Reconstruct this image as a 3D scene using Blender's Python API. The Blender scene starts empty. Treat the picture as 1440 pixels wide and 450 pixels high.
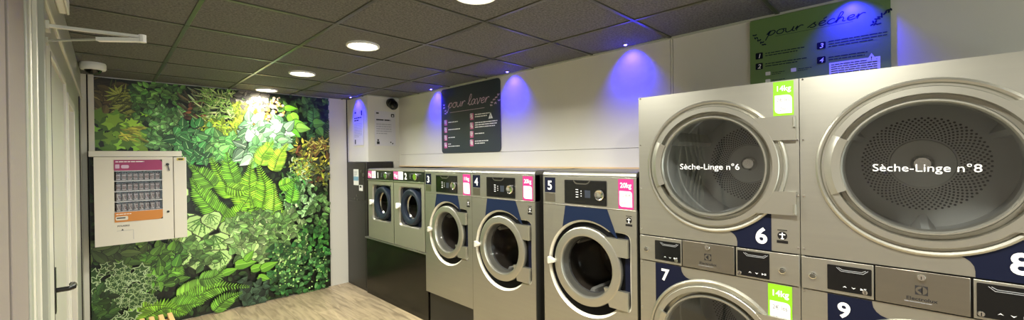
import bpy, math, random
from mathutils import Vector, Matrix
R = math.radians
PI = math.pi
random.seed(7)
SC = bpy.context.scene
COL = SC.collection

# ------------------------------------------------------------------ camera
CAMZ = 1.571
FPX = 566.68
_y, _p, _r = R(45.2413), R(-.2329), R(-.7282)
cf = Vector((math.sin(_y)*math.cos(_p), math.cos(_y)*math.cos(_p), math.sin(_p)))
_r0 = Vector((math.cos(_y), -math.sin(_y), 0)); _u0 = _r0.cross(cf)
cr = math.cos(_r)*_r0 + math.sin(_r)*_u0
cu = -math.sin(_r)*_r0 + math.cos(_r)*_u0
cam = bpy.data.objects.new('camera', bpy.data.cameras.new('camera'))
COL.objects.link(cam)
cam.matrix_world = Matrix(((cr.x, cu.x, -cf.x, 0), (cr.y, cu.y, -cf.y, 0), (cr.z, cu.z, -cf.z, CAMZ), (0, 0, 0, 1)))
cam.data.sensor_width = 36; cam.data.lens = FPX/1440*36; cam.data.clip_start = .02
SC.camera = cam

def at(px, py, ax, v):
    """point of the plane (axis ax = v) seen at a pixel of the photograph"""
    d = cf + (px-720)/FPX*cr + (225-py)/FPX*cu
    o = (0, 0, CAMZ)
    t = (v-o[ax])/d[ax]
    return Vector((o[0]+d.x*t, o[1]+d.y*t, o[2]+d.z*t))

# ------------------------------------------------------------------ room numbers
CEIL = 2.354
XR = 2.63        # right wall
XL = -.14        # left wall
YB = 5.17        # wall with the plant print
YF = -2.6
D = 2.15         # plane of the machine fronts

# ------------------------------------------------------------------ materials
def lin(c):
    return tuple(((x/255)/12.92 if x/255 <= .04045 else ((x/255+.055)/1.055)**2.4) for x in c)
MATS = {}
def mat(name, c, rough=.5, metal=0., emit=None, es=0., bump=None, var=None, spec=.5, coat=0.):
    m = bpy.data.materials.new(name); m.use_nodes = True
    nt = m.node_tree; b = nt.nodes['Principled BSDF']
    col = (*lin(c), 1)
    b.inputs['Base Color'].default_value = col
    b.inputs['Roughness'].default_value = rough
    b.inputs['Metallic'].default_value = metal
    b.inputs['Specular IOR Level'].default_value = spec
    b.inputs['Coat Weight'].default_value = coat
    if emit:
        b.inputs['Emission Color'].default_value = (*lin(emit), 1)
        b.inputs['Emission Strength'].default_value = es
    tc = nt.nodes.new('ShaderNodeTexCoord'); mp = nt.nodes.new('ShaderNodeMapping')
    nt.links.new(tc.outputs['Object'], mp.inputs['Vector'])
    if var:      # (scale, amount, stretch)
        sc, amt, st = var
        mp.inputs['Scale'].default_value = st
        n = nt.nodes.new('ShaderNodeTexNoise'); n.inputs['Scale'].default_value = sc; n.inputs['Detail'].default_value = 5
        nt.links.new(mp.outputs[0], n.inputs['Vector'])
        mx = nt.nodes.new('ShaderNodeMix'); mx.data_type = 'RGBA'
        mx.inputs['A'].default_value = (*[x*(1-amt) for x in col[:3]], 1)
        mx.inputs['B'].default_value = (*[min(1, x*(1+amt)) for x in col[:3]], 1)
        nt.links.new(n.outputs['Fac'], mx.inputs['Factor']); nt.links.new(mx.outputs['Result'], b.inputs['Base Color'])
    if bump:     # (scale, strength, stretch)
        mp2 = nt.nodes.new('ShaderNodeMapping'); nt.links.new(tc.outputs['Object'], mp2.inputs['Vector'])
        mp2.inputs['Scale'].default_value = bump[2]
        n2 = nt.nodes.new('ShaderNodeTexNoise'); n2.inputs['Scale'].default_value = bump[0]; n2.inputs['Detail'].default_value = 4
        bp = nt.nodes.new('ShaderNodeBump'); bp.inputs['Strength'].default_value = bump[1]; bp.inputs['Distance'].default_value = .01
        nt.links.new(mp2.outputs[0], n2.inputs['Vector']); nt.links.new(n2.outputs['Fac'], bp.inputs['Height']); nt.links.new(bp.outputs[0], b.inputs['Normal'])
    MATS[name] = m
    return m
ONE = (1, 1, 1)
mat('steel_olive', (152, 150, 134), .42, .55)
mat('steel', (168, 166, 156), .40, .88, var=(6, .05, (.3, 1, 8)))
mat('steel_panel', (136, 131, 120), .36, .9, var=(6, .05, (.3, 1, 8)))
mat('steel_ring', (176, 174, 163), .34, .85)
mat('steel_dark', (120, 118, 110), .4, .9)
mat('chrome', (225, 225, 220), .14, 1.)
mat('drum_steel', (180, 180, 174), .45, .4)
mat('drum_dark', (96, 88, 80), .35, .6)
mat('black', (16, 16, 17), .35)
mat('black_gloss', (10, 11, 12), .12, spec=.5)
mat('recess_black', (5, 5, 6), .7, spec=.15)
mat('painted_highlight', (226, 222, 206), .35, .25)  # lit brightness of steel bevels and glass streaks put into the colour
mat('rubber', (20, 20, 20), .6)
mat('navy', (14, 29, 56), .6, spec=.2)
mat('navy_deep', (9, 15, 38), .55, spec=.2)
mat('blue_ring', (20, 30, 46), .45)
mat('white', (232, 232, 228), .45)
mat('white_ink', (245, 245, 245), .5)
mat('grey_ink', (150, 152, 155), .6)
mat('dark_ink', (30, 30, 34), .6)
mat('mauve_ink', (206, 176, 200), .6)
mat('pink', (186, 44, 122), .4)
mat('pink_soft', (205, 92, 150), .45)
mat('lime', (134, 200, 28), .4)
mat('green_board', (104, 134, 78), .45)
mat('slate_board', (46, 52, 64), .4)
mat('wall_white', (212, 209, 198), .6, bump=(60, .04, ONE), var=(1.2, .04, ONE))
mat('wall_taupe', (140, 130, 122), .6, bump=(90, .05, ONE))
mat('alu_white', (206, 203, 190), .32)
mat('alu_grey', (168, 168, 154), .35)
mat('putty', (176, 174, 160), .45)
mat('dark_gap', (26, 18, 15), .7)
mat('cabinet_black', (38, 35, 31), .38, bump=(200, .03, ONE))
mat('plinth_black', (22, 19, 14), .2, spec=.3)
mat('box_cream', (214, 208, 194), .42)
mat('trunking', (222, 216, 200), .4)
mat('pine', (206, 170, 112), .5, var=(9, .18, (8, 1, 8)))
mat('pale_wood', (214, 186, 140), .5, var=(9, .15, (1, 1, 8)))
mat('grid_bar', (80, 80, 68), .3, .35)
mat('edge_trim', (176, 178, 164), .4)
mat('orange', (196, 122, 36), .35)
mat('purple', (150, 34, 90), .35)
mat('poster_paper', (206, 204, 208), .5)
mat('packet', (110, 82, 76), .4)
mat('wire', (196, 186, 180), .3, .5)
mat('yellow_tag', (206, 184, 70), .4)
mat('sticker_blue', (120, 165, 190), .4)
mat('lens_warm', (255, 250, 232), .4, emit=(255, 244, 214), es=14.)
mat('lens_blue', (150, 150, 255), .4, emit=(70, 60, 255), es=40.)
mat('frosted', (196, 200, 188), .5)

def glass_mat(name, tint, ior=1.45, rough=.02):
    m = bpy.data.materials.new(name); m.use_nodes = True; nt = m.node_tree
    for n in list(nt.nodes): nt.nodes.remove(n)
    o = nt.nodes.new('ShaderNodeOutputMaterial'); mx = nt.nodes.new('ShaderNodeMixShader')
    t = nt.nodes.new('ShaderNodeBsdfTransparent'); g = nt.nodes.new('ShaderNodeBsdfGlossy'); lw = nt.nodes.new('ShaderNodeLayerWeight')
    pw = nt.nodes.new('ShaderNodeMath'); pw.operation = 'POWER'; pw.inputs[1].default_value = 5; nt.links.new(lw.outputs['Facing'], pw.inputs[0])
    f = nt.nodes.new('ShaderNodeMath'); f.operation = 'MULTIPLY_ADD'; f0 = ((ior-1)/(ior+1))**2*2; f.inputs[1].default_value = 1-f0; f.inputs[2].default_value = f0; nt.links.new(pw.outputs[0], f.inputs[0])
    t.inputs['Color'].default_value = (*tint, 1); g.inputs['Roughness'].default_value = rough
    nt.links.new(f.outputs[0], mx.inputs[0]); nt.links.new(t.outputs[0], mx.inputs[1]); nt.links.new(g.outputs[0], mx.inputs[2]); nt.links.new(mx.outputs[0], o.inputs[0])
    MATS[name] = m
glass_mat('door_glass', (.84, .86, .88), 1.5)
glass_mat('clear_pane', (.95, .95, .95), 1.2)
glass_mat('bowl_glass', (.8, .8, .8), 1.16, .03)
glass_mat('pane', (.85, .88, .85), 1.5)

def floor_material():
    m = bpy.data.materials.new('floor_wood'); m.use_nodes = True; nt = m.node_tree; b = nt.nodes['Principled BSDF']
    L = nt.links
    tc = nt.nodes.new('ShaderNodeTexCoord')
    mp = nt.nodes.new('ShaderNodeMapping'); mp.inputs['Rotation'].default_value = (0, 0, PI/2)
    L.new(tc.outputs['Object'], mp.inputs['Vector'])
    br = nt.nodes.new('ShaderNodeTexBrick'); br.inputs['Scale'].default_value = 1; br.inputs['Brick Width'].default_value = 1.3
    br.inputs['Row Height'].default_value = .19; br.inputs['Mortar Size'].default_value = .0015; br.offset = .37
    br.inputs['Color1'].default_value = (*lin((190, 172, 140)), 1); br.inputs['Color2'].default_value = (*lin((170, 154, 126)), 1)
    br.inputs['Mortar'].default_value = (*lin((112, 98, 78)), 1)
    L.new(mp.outputs[0], br.inputs['Vector'])
    mg = nt.nodes.new('ShaderNodeMapping'); mg.inputs['Scale'].default_value = (9, 1.1, 1); L.new(tc.outputs['Object'], mg.inputs['Vector'])
    n = nt.nodes.new('ShaderNodeTexNoise'); n.inputs['Scale'].default_value = 2.6; n.inputs['Detail'].default_value = 8; n.inputs['Distortion'].default_value = .8
    L.new(mg.outputs[0], n.inputs['Vector'])
    cr_ = nt.nodes.new('ShaderNodeValToRGB'); cr_.color_ramp.elements[0].position = .32; cr_.color_ramp.elements[0].color = (.52, .49, .44, 1)
    cr_.color_ramp.elements[1].position = .6; cr_.color_ramp.elements[1].color = (1.08, 1.06, 1.0, 1)
    L.new(n.outputs['Fac'], cr_.inputs[0])
    mx = nt.nodes.new('ShaderNodeMix'); mx.data_type = 'RGBA'; mx.blend_type = 'MULTIPLY'; mx.inputs['Factor'].default_value = .85
    L.new(br.outputs['Color'], mx.inputs['A']); L.new(cr_.outputs[0], mx.inputs['B']); L.new(mx.outputs['Result'], b.inputs['Base Color'])
    b.inputs['Roughness'].default_value = .42
    MATS['floor_wood'] = m
floor_material()

def ceiling_material():
    m = bpy.data.materials.new('ceiling_tile'); m.use_nodes = True; nt = m.node_tree; b = nt.nodes['Principled BSDF']
    L = nt.links; tc = nt.nodes.new('ShaderNodeTexCoord')
    n = nt.nodes.new('ShaderNodeTexNoise'); n.inputs['Scale'].default_value = 85; n.inputs['Detail'].default_value = 6; n.inputs['Roughness'].default_value = .75
    L.new(tc.outputs['Object'], n.inputs['Vector'])
    r = nt.nodes.new('ShaderNodeValToRGB'); r.color_ramp.elements[0].position = .36; r.color_ramp.elements[0].color = (*lin((66, 65, 61)), 1)
    r.color_ramp.elements[1].position = .66; r.color_ramp.elements[1].color = (*lin((122, 121, 116)), 1)
    L.new(n.outputs['Fac'], r.inputs[0]); L.new(r.outputs[0], b.inputs['Base Color'])
    b.inputs['Roughness'].default_value = .85
    bp = nt.nodes.new('ShaderNodeBump'); bp.inputs['Strength'].default_value = .35; bp.inputs['Distance'].default_value = .004
    L.new(n.outputs['Fac'], bp.inputs['Height']); L.new(bp.outputs[0], b.inputs['Normal'])
    MATS['ceiling_tile'] = m
ceiling_material()

def print_material():
    m = bpy.data.materials.new('plant_print'); m.use_nodes = True; nt = m.node_tree; b = nt.nodes['Principled BSDF']
    a = nt.nodes.new('ShaderNodeVertexColor'); a.layer_name = 'Col'
    nt.links.new(a.outputs['Color'], b.inputs['Base Color']); b.inputs['Roughness'].default_value = .38
    MATS['plant_print'] = m
print_material()

# ------------------------------------------------------------------ mesh builder
class MB:
    def __init__(s): s.v = []; s.f = []; s.m = []; s.c = []
    def add(s, vs, fs, m, c=None):
        o = len(s.v); s.v += [tuple(p) for p in vs]
        for f in fs: s.f.append([i+o for i in f]); s.m.append(m); s.c.append(c)
        return s
    def box(s, x0, x1, y0, y1, z0, z1, m):
        v = [(x, y, z) for x in (x0, x1) for y in (y0, y1) for z in (z0, z1)]
        return s.add(v, [(0, 1, 3, 2), (4, 6, 7, 5), (0, 4, 5, 1), (2, 3, 7, 6), (0, 2, 6, 4), (1, 5, 7, 3)], m)
    def poly(s, pts, y, m):          # flat polygon in the xz plane facing -y
        v = [(x, y, z) for x, z in pts]; return s.add(v, [list(range(len(v)))], m)
    def prism(s, pts, y0, y1, m):    # xz outline extruded from y0 (front) to y1
        n = len(pts); v = [(x, y0, z) for x, z in pts]+[(x, y1, z) for x, z in pts]
        return s.add(v, [list(range(n)), list(range(2*n-1, n-1, -1))]+[(i, i+n, (i+1) % n+n, (i+1) % n) for i in range(n)], m)
    def lathe(s, prof, cx, cz, m, n=72, a0=0, a1=360):   # profile (radius, y) about the y axis
        full = abs(a1-a0) >= 360; k = n if full else n+1; v = []
        for i in range(k):
            a = R(a0+(a1-a0)*i/n)
            for r, y in prof: v.append((cx+r*math.cos(a), y, cz+r*math.sin(a)))
        p = len(prof); fs = []
        for i in range(n):
            j = (i+1) % k
            for q in range(p-1): fs.append((i*p+q, i*p+q+1, j*p+q+1, j*p+q))
        if not full:
            pass
        return s.add(v, fs, m)
    def disc(s, cx, cz, r, y, m, n=48, rz=None):
        rz = rz or r
        return s.poly([(cx+r*math.cos(2*PI*i/n), cz+rz*math.sin(2*PI*i/n)) for i in range(n)], y, m)
    def knob(s, cx, cz, r, y0, y1, m, n=32):
        return s.lathe([(r, y0), (r, y1+.2*(y0-y1)), (r*.88, y1), (0.0001, y1)], cx, cz, m, n)
    def sector(s, cx, cz, prof, a0, a1, m, n=20):        # closed section (r, y) swept over an arc
        v = []
        for i in range(n+1):
            a = R(a0+(a1-a0)*i/n)
            for r, y in prof: v.append((cx+r*math.cos(a), y, cz+r*math.sin(a)))
        p = len(prof); fs = [(i*p+q, i*p+(q+1) % p, (i+1)*p+(q+1) % p, (i+1)*p+q) for i in range(n) for q in range(p)]
        fs += [list(range(p)), list(range(n*p+p-1, n*p-1, -1))]
        return s.add(v, fs, m)
    def tube(s, pts, r, m, n=10):
        pts = [Vector(p) for p in pts]; v = []; fs = []
        for i, p in enumerate(pts):
            d = (pts[min(i+1, len(pts)-1)]-pts[max(i-1, 0)]).normalized()
            a = d.cross(Vector((0, 0, 1)) if abs(d.z) < .9 else Vector((1, 0, 0))).normalized(); b = d.cross(a)
            rr = r[i] if isinstance(r, (list, tuple)) else r
            for k in range(n): v.append(p+a*rr*math.cos(2*PI*k/n)+b*rr*math.sin(2*PI*k/n))
        for i in range(len(pts)-1):
            for k in range(n): fs.append((i*n+k, i*n+(k+1) % n, (i+1)*n+(k+1) % n, (i+1)*n+k))
        fs += [list(range(n)), list(range(len(v)-1, len(v)-n-1, -1))]
        return s.add(v, fs, m)
    def bar(s, a, b, w, h, m):       # rectangular bar from a to b (w horizontal, h vertical)
        a = Vector(a); b = Vector(b); d = (b-a).normalized(); sd = d.cross(Vector((0, 0, 1))).normalized()*w/2; up = sd.cross(d).normalized()*h/2
        v = [a-sd-up, a+sd-up, a+sd+up, a-sd+up, b-sd-up, b+sd-up, b+sd+up, b-sd+up]
        return s.add(v, [(0, 1, 2, 3), (7, 6, 5, 4), (0, 4, 5, 1), (1, 5, 6, 2), (2, 6, 7, 3), (3, 7, 4, 0)], m)
    def holed(s, rect, fr, cx, cz, y0, depth, m, mi, bevel=.006, n=144):   # panel front with a star-shaped hole and its inner wall
        x0, x1, z0, z1 = rect
        ang = sorted(set([2*PI*i/n for i in range(n)]+[math.atan2(z-cz, x-cx) % (2*PI) for x in (x0, x1) for z in (z0, z1)]))
        out = []; inn = []; inn2 = []; inn3 = []
        for a in ang:
            c, sn = math.cos(a), math.sin(a); t = 1e9
            if c > 1e-9: t = min(t, (x1-cx)/c)
            if c < -1e-9: t = min(t, (x0-cx)/c)
            if sn > 1e-9: t = min(t, (z1-cz)/sn)
            if sn < -1e-9: t = min(t, (z0-cz)/sn)
            r = fr(a)
            out.append((cx+t*c, y0, cz+t*sn)); inn.append((cx+r*c, y0, cz+r*sn))
            inn2.append((cx+(r-bevel)*c, y0+bevel, cz+(r-bevel)*sn)); inn3.append((cx+(r-bevel)*c, y0+depth, cz+(r-bevel)*sn))
        k = len(ang); v = out+inn
        s.add(v, [(i, (i+1) % k, (i+1) % k+k, i+k) for i in range(k)], m)
        s.add(inn+inn2+inn3, [(i+q*k, (i+1) % k+q*k, (i+1) % k+(q+1)*k, i+(q+1)*k) for i in range(k) for q in (0, 1)], mi)
        return s
    def text(s, t, x, z, cap, y, m, align='CENTER', bold=0., shear=0., sx=1.):
        cu_ = bpy.data.curves.new('t', 'FONT'); cu_.body = t; cu_.size = cap/.72; cu_.align_x = align; cu_.offset = bold*cap; cu_.shear = shear; cu_.resolution_u = 4
        ob = bpy.data.objects.new('t', cu_); COL.objects.link(ob)
        dg = bpy.context.evaluated_depsgraph_get(); me = bpy.data.meshes.new_from_object(ob.evaluated_get(dg))
        s.add([(x+p.co.x*sx, y, z-cap/2+p.co.y) for p in me.vertices], [list(f.vertices) for f in me.polygons], m)
        bpy.data.objects.remove(ob); bpy.data.curves.remove(cu_); bpy.data.meshes.remove(me)
        return s
    def ribbon(s, pts, w, y, m):
        P = [Vector(p) for p in pts]; v = []
        for i, p in enumerate(P):
            d = (P[min(i+1, len(P)-1)]-P[max(i-1, 0)]); d = d.normalized() if d.length > 1e-9 else Vector((1, 0))
            nrm = Vector((-d.y, d.x))*w/2
            v += [(p.x+nrm.x, y, p.y+nrm.y), (p.x-nrm.x, y, p.y-nrm.y)]
        return s.add(v, [(2*i, 2*i+1, 2*i+3, 2*i+2) for i in range(len(P)-1)], m)
    def words(s, x, z, w, h, y, m, rows=1, pitch=None, seed=1):
        rg = random.Random(seed); pitch = pitch or h*2
        for k in range(rows):
            u = 0; ww = w*(1 if k < rows-1 else rg.uniform(.6, .95))
            while u < ww-.002:
                q = min(rg.uniform(2, 7)*h, ww-u)
                s.poly([(x+u, z-k*pitch), (x+u+q, z-k*pitch), (x+u+q, z-k*pitch+h), (x+u, z-k*pitch+h)], y, m); u += q+h*.6
        return s
    def build(s, name, parent=None, bevel=0, smooth=True):
        me = bpy.data.meshes.new(name); me.from_pydata(s.v, [], s.f)
        names = []
        for q in s.m:
            if q not in names: names.append(q)
        for q in names: me.materials.append(MATS[q])
        me.polygons.foreach_set('material_index', [names.index(q) for q in s.m])
        if any(c is not None for c in s.c):
            at_ = me.color_attributes.new('Col', 'FLOAT_COLOR', 'CORNER'); dat = []
            for p, c in zip(me.polygons, s.c):
                dat += (list(c)+[1.])*p.loop_total
            at_.data.foreach_set('color', dat)
        me.update(); me.validate()
        if smooth:
            me.polygons.foreach_set('use_smooth', [True]*len(me.polygons)); me.set_sharp_from_angle(angle=R(32))
        ob = bpy.data.objects.new(name, me); COL.objects.link(ob)
        if parent: ob.parent = parent
        if bevel:
            b = ob.modifiers.new('Bevel', 'BEVEL'); b.width = bevel; b.segments = 2; b.limit_method = 'ANGLE'; b.angle_limit = R(50)
        return ob

def thing(name, label, cat, loc=(0, 0, 0), rz=0, group=None):
    o = bpy.data.objects.new(name, None); COL.objects.link(o); o.location = loc; o.rotation_euler = (0, 0, rz); o.empty_display_size = .1
    return tag(o, label, cat, group)
def tag(o, label, cat, group=None):
    o['label'] = label; o['category'] = cat
    if group: o['group'] = group
    return o
def struct(o, label=None):
    o['kind'] = 'structure'
    if label: o['label'] = label
    return o
def rrect(x0, x1, z0, z1, r, n=6, corners=(1, 1, 1, 1)):   # corners: bl, br, tr, tl
    pts = []
    for (cx, cz, a, on) in ((x0, z0, 180, corners[0]), (x1, z0, 270, corners[1]), (x1, z1, 0, corners[2]), (x0, z1, 90, corners[3])):
        if not on: pts.append((cx, cz)); continue
        ox = cx+(r if cx == x0 else -r); oz = cz+(r if cz == z0 else -r)
        for i in range(n+1):
            t = R(a+90*i/n); pts.append((ox+r*math.cos(t), oz+r*math.sin(t)))
    return pts

# ------------------------------------------------------------------ room shell
b = MB(); b.box(-.6, 3.2, YF, YB+.15, -.1, 0, 'floor_wood'); struct(b.build('floor'), 'light oak plank floor')
b = MB(); b.box(-.6, 3.2, YF, YB+.15, CEIL, CEIL+.06, 'ceiling_tile'); struct(b.build('ceiling'), 'suspended ceiling of dark grey fissured tiles')
# ceiling grid: T-bars proud of the tiles
b = MB(); w = .011; z0 = CEIL-.006
for x in (-.265+.6, .935, 1.535, 2.135): b.box(x-w, x+w, YF, YB, z0, CEIL+.002, 'grid_bar')
y = 2.3285-.6028*8
while y < YB:
    if y > YF: b.box(XL, XR, y-w, y+w, z0-.001, CEIL+.002, 'grid_bar')
    y += .6028
struct(b.build('trim_1', bevel=.002), 'metal grid of the suspended ceiling')
b = MB(); b.box(XR-.012, XR, YF, 4.62, CEIL-.012, CEIL, 'edge_trim'); b.box(2.205, XR, 4.606, 4.62, CEIL-.01, CEIL, 'edge_trim')
struct(b.build('trim_2'), 'light metal edge trim where ceiling meets the wall')

# right wall: cladding panels that stop at the tops of the machines
b = MB()
JZ = 1.571+.063
ZW, ZD = 1.497, 1.925
for (y0, y1, z0, z1) in ((1.125, 4.62, ZW, JZ-.0015), (1.125, 4.62, JZ+.0015, CEIL), (1.110, 1.122, ZW, CEIL), (-.42, 1.107, ZD, CEIL), (YF, -.423, 0, CEIL)):
    b.box(XR, XR+.02, y0, y1, z0, z1, 'wall_white')
b.box(XR+.018, XR+.03, -.44, 4.62, ZD, CEIL, 'wall_taupe'); b.box(XR+.018, XR+.03, 1.12, 4.62, ZW+.01, ZD, 'wall_taupe')
struct(b.build('wall_right'), 'white clad wall above the machines')
b = MB(); b.box(XR-.02, XR+.02, 1.125, 4.60, ZW-.012, ZW, 'pale_wood'); struct(b.build('trim_3'), 'pale wooden edge along the bottom of the white wall')
b = MB(); b.box(-.6, 3.2, YB, YB+.1, 0, CEIL, 'wall_white'); struct(b.build('wall_back'), 'wall behind the plant print')
b = MB()
b.box(-.6, .1, YF-.1, YF, 0, CEIL, 'wall_white'); b.box(2.4, 3.2, YF-.1, YF, 0, CEIL, 'wall_white'); b.box(.1, 2.4, YF-.1, YF, 0, .25, 'wall_white'); b.box(.1, 2.4, YF-.1, YF, 2.2, CEIL, 'wall_white'); struct(b.build('wall_front'), 'white wall with the added window, behind the camera')
w2 = struct(bpy.data.objects.new('added_window', None), 'wide unseen window added behind the camera for daylight'); COL.objects.link(w2); w2.location = (.1, YF-.06, .25)  # unseen window added so sky light reaches the wall above the dryers
b = MB()
for x in (0, 1.12, 2.24): b.box(x, x+.06, -.03, .03, 0, 1.95, 'alu_white')
b.box(.06, 2.24, -.03, .03, 0, .06, 'alu_white'); b.box(.06, 2.24, -.03, .03, 1.89, 1.95, 'alu_white'); b.build('window_frame', w2, bevel=.003)
b = MB(); b.box(.06, 1.12, -.004, .004, .06, 1.89, 'pane'); b.box(1.18, 2.24, -.004, .004, .06, 1.89, 'pane'); b.build('pane', w2)

b = MB(); b.box(3.18, 3.28, YF, YB, 0, CEIL, 'dark_gap'); struct(b.build('wall_service'), 'dark wall of the service space behind the machines')
# white column in the far right corner
b = MB(); b.box(2.215, XR+.1, 4.62, YB, 1.551, CEIL, 'wall_white'); b.box(2.545, XR+.1, 4.62, YB, 0, 1.551, 'wall_white'); struct(b.build('wall_column', bevel=.003), 'white column in the far right corner')
# left facade
b = MB()
HD = 1.571+.417; HD2 = 1.571+.39
b.box(XL-.16, XL, YF, 1.30, 0, CEIL, 'wall_taupe')
b.box(XL-.16, XL-.03, 1.30, 1.34, 0, CEIL, 'dark_gap')
b.box(XL-.16, XL, 1.34, 1.575, 0, CEIL, 'wall_taupe')
struct(b.build('wall_left', bevel=.002), 'taupe wall panels beside the camera')
b = MB()
b.box(XL-.16, XL-.004, 2.07, 3.12, HD+.005, CEIL, 'alu_grey')
b.box(XL-.16, XL-.004, 3.12, 3.26, 0, CEIL, 'alu_grey')
b.box(XL-.16, XL-.004, 3.26, 3.94, HD2, CEIL, 'alu_grey')
b.box(XL-.16, XL-.004, 3.94, YB, 0, CEIL, 'alu_grey')
b.box(XL-.004, XL+.006, 2.07, 4.98, 1.571+.55, 1.571+.568, 'alu_white')
struct(b.build('wall_facade', bevel=.002), 'grey aluminium facade above and between the doors')
# fixed glazed side panel; narrow bright ribs stand in for reflection streaks
w1 = struct(bpy.data.objects.new('window_1', None), 'tall glazed aluminium side panel with bright ribs standing for reflections'); COL.objects.link(w1); w1.location = (XL, 1.58, 0)
b = MB()
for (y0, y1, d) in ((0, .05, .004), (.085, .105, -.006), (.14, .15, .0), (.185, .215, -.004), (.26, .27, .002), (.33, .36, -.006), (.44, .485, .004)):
    b.box(-.10, d, y0, y1, 0, CEIL, 'painted_highlight' if y1-y0 < .025 else 'alu_grey')
b.box(-.1, .0, 0, .485, 0, .08, 'alu_white')
b.build('window_frame', w1, bevel=.003)
b = MB(); b.box(-.045, -.039, .03, .46, .08, CEIL, 'pane'); b.build('pane', w1)
b = MB(); b.box(-.14, -.135, 0, .485, .62, CEIL, 'frosted'); b.box(-.134, -.12, .07, .13, 0, CEIL, 'alu_grey'); b.box(-.134, -.12, .22, .25, 0, CEIL, 'steel_dark'); b.box(-.14, -.135, 0, .485, 0, .62, 'alu_grey'); b.build('frosted_film', w1)
# door leaf
d1 = struct(bpy.data.objects.new('door_1', None), 'closed pale grey door with a black lever handle'); COL.objects.link(d1); d1.location = (XL, 2.10, 0)
b = MB()
b.box(-.06, -.008, .15, .98, .01, HD-.012, 'putty'); b.box(-.06, -.004, .18, .30, .01, HD-.015, 'putty')
b.build('door_leaf', d1, bevel=.003)
b = MB(); b.box(-.1, .002, -.03, .14, 0, HD+.004, 'alu_white'); b.box(-.1, .002, .985, 1.02, 0, HD+.004, 'alu_white'); b.box(-.1, .0, .14, .985, HD-.008, HD+.02, 'alu_white')
b.box(-.06, .003, .141, .148, 0, HD, 'dark_gap')
b.build('door_frame', d1, bevel=.003)
hz = at(76, 411, 0, XL).z
b = MB(); b.box(-.006, .004, .165, .20, hz-.085, hz+.085, 'black')
b.tube([(.0, .183, hz), (.036, .183, hz), (.046, .20, hz), (.046, .23, hz-.001), (.045, .265, hz-.003), (.040, .275, hz-.004)], [.009, .009, .010, .010, .009, .007], 'black')
b.build('door_handle', d1, bevel=.002)
b = MB(); b.box(.0, .006, .168, .198, hz-.19, hz-.14, 'steel_dark'); b.tube([(.0, .183, hz-.165), (.014, .183, hz-.165)], .011, 'steel_dark'); b.build('door_lock', d1)
A1 = Vector((.0, -.03, 1.571+.468)); E1 = Vector((.237, -.17, 1.571+.441)); B1 = Vector((0, -.04, 1.571+.414))
b = MB(); b.bar(A1, E1+Vector((.006, -.003, .004)), .018, .009, 'white'); M1 = E1.lerp(B1, .47)
b.bar(E1+Vector((.006, -.003, -.006)), M1, .02, .012, 'white'); b.tube([M1, B1], .004, 'alu_grey'); b.tube([E1+Vector((0, 0, -.014)), E1+Vector((0, 0, .012))], .011, 'white')
b.box(-.004, .012, -.05, .02, 1.571+.455, 1.571+.482, 'alu_white'); b.box(-.004, .01, -.06, .0, 1.571+.405, 1.571+.424, 'alu_grey')
b.build('door_closer', d1)
# second, glazed door
d2 = struct(bpy.data.objects.new('door_2', None), 'second door opening further along the facade'); COL.objects.link(d2); d2.location = (XL, 3.26, 0)
b = MB(); b.box(-.1, .0, 0, .05, 0, HD2, 'alu_white'); b.box(-.1, .0, .63, .68, 0, HD2, 'alu_white'); b.box(-.1, .0, .05, .63, HD2-.05, HD2, 'alu_white'); b.build('door_frame', d2, bevel=.003)
b = MB(); b.box(-.07, -.03, .055, .625, .01, HD2-.055, 'putty'); b.build('door_leaf', d2, bevel=.003)
# narrow end post beside the print
b = MB(); b.box(XL-.02, XL+.028, YB-.06, YB, 0, CEIL, 'alu_white'); b.box(XL+.028, XL+.036, YB-.03, YB, 0, CEIL, 'dark_gap'); b.box(XL-.02, XL+.002, 4.62, 4.66, 0, 2.1, 'dark_gap')
struct(b.build('trim_4', bevel=.002), 'pale post between facade and plant print')
b = MB(); b.box(1.965, 1.982, YB-.012, YB, 0, CEIL, 'alu_white'); b.box(2.19, 2.2, YB-.01, YB, 0, CEIL, 'dark_gap')
struct(b.build('trim_5'), 'pale edge strip right of the plant print')

# ------------------------------------------------------------------ plant print on the back wall
def to_m(px, py):
    p = at(px, py, 1, YB-.01); return p.x, p.z
mu = MB(); layer = [0]
def shade(c, k): return tuple(max(0, min(255, x*k)) for x in c)
def fc(c): return lin(tuple(min(250, x*1.22) for x in c))
def put(pts, c):
    layer[0] += 1; y = -.0005-layer[0]*2.2e-6
    mu.add([(x, y, z) for x, z in pts], [list(range(len(pts)))], 'plant_print', fc(c))
def leaf(x, z, L, W, a, c, c2=None, tip=.35, vein=None, lobes=0):
    """two halves of a leaf blade, base at x,z, pointing along angle a"""
    ca, sa = math.cos(a), math.sin(a)
    def T(u, v): return (x+u*L*ca-v*W*sa, z+u*L*sa+v*W*ca)
    prof = [(0, 0), (.12, .3), (.35, .5), (.6, .44), (.82, .24), (1, 0)] if tip > .3 else [(0, 0), (-.02, .25), (.12, .46), (.35, .5), (.65, .32), (1, 0)]
    c2 = c2 or shade(c, .72)
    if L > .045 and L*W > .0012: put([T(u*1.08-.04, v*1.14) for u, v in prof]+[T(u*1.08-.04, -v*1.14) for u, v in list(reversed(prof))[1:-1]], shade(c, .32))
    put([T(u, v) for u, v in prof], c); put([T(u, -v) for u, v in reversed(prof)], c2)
    if vein: put([T(0, .035), T(0, -.035), T(.95, -.01), T(.95, .01)], vein)
def star(x, z, r, c, n=5, rot=0, inner=.5, edge=None):
    def P(s): return [(x+s*r*(1 if i % 2 == 0 else inner)*math.cos(rot+PI*i/n), z+s*r*(1 if i % 2 == 0 else inner)*math.sin(rot+PI*i/n)) for i in range(2*n)]
    if edge: put(P(1), edge)
    put(P(.78 if edge else 1), c)
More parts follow.
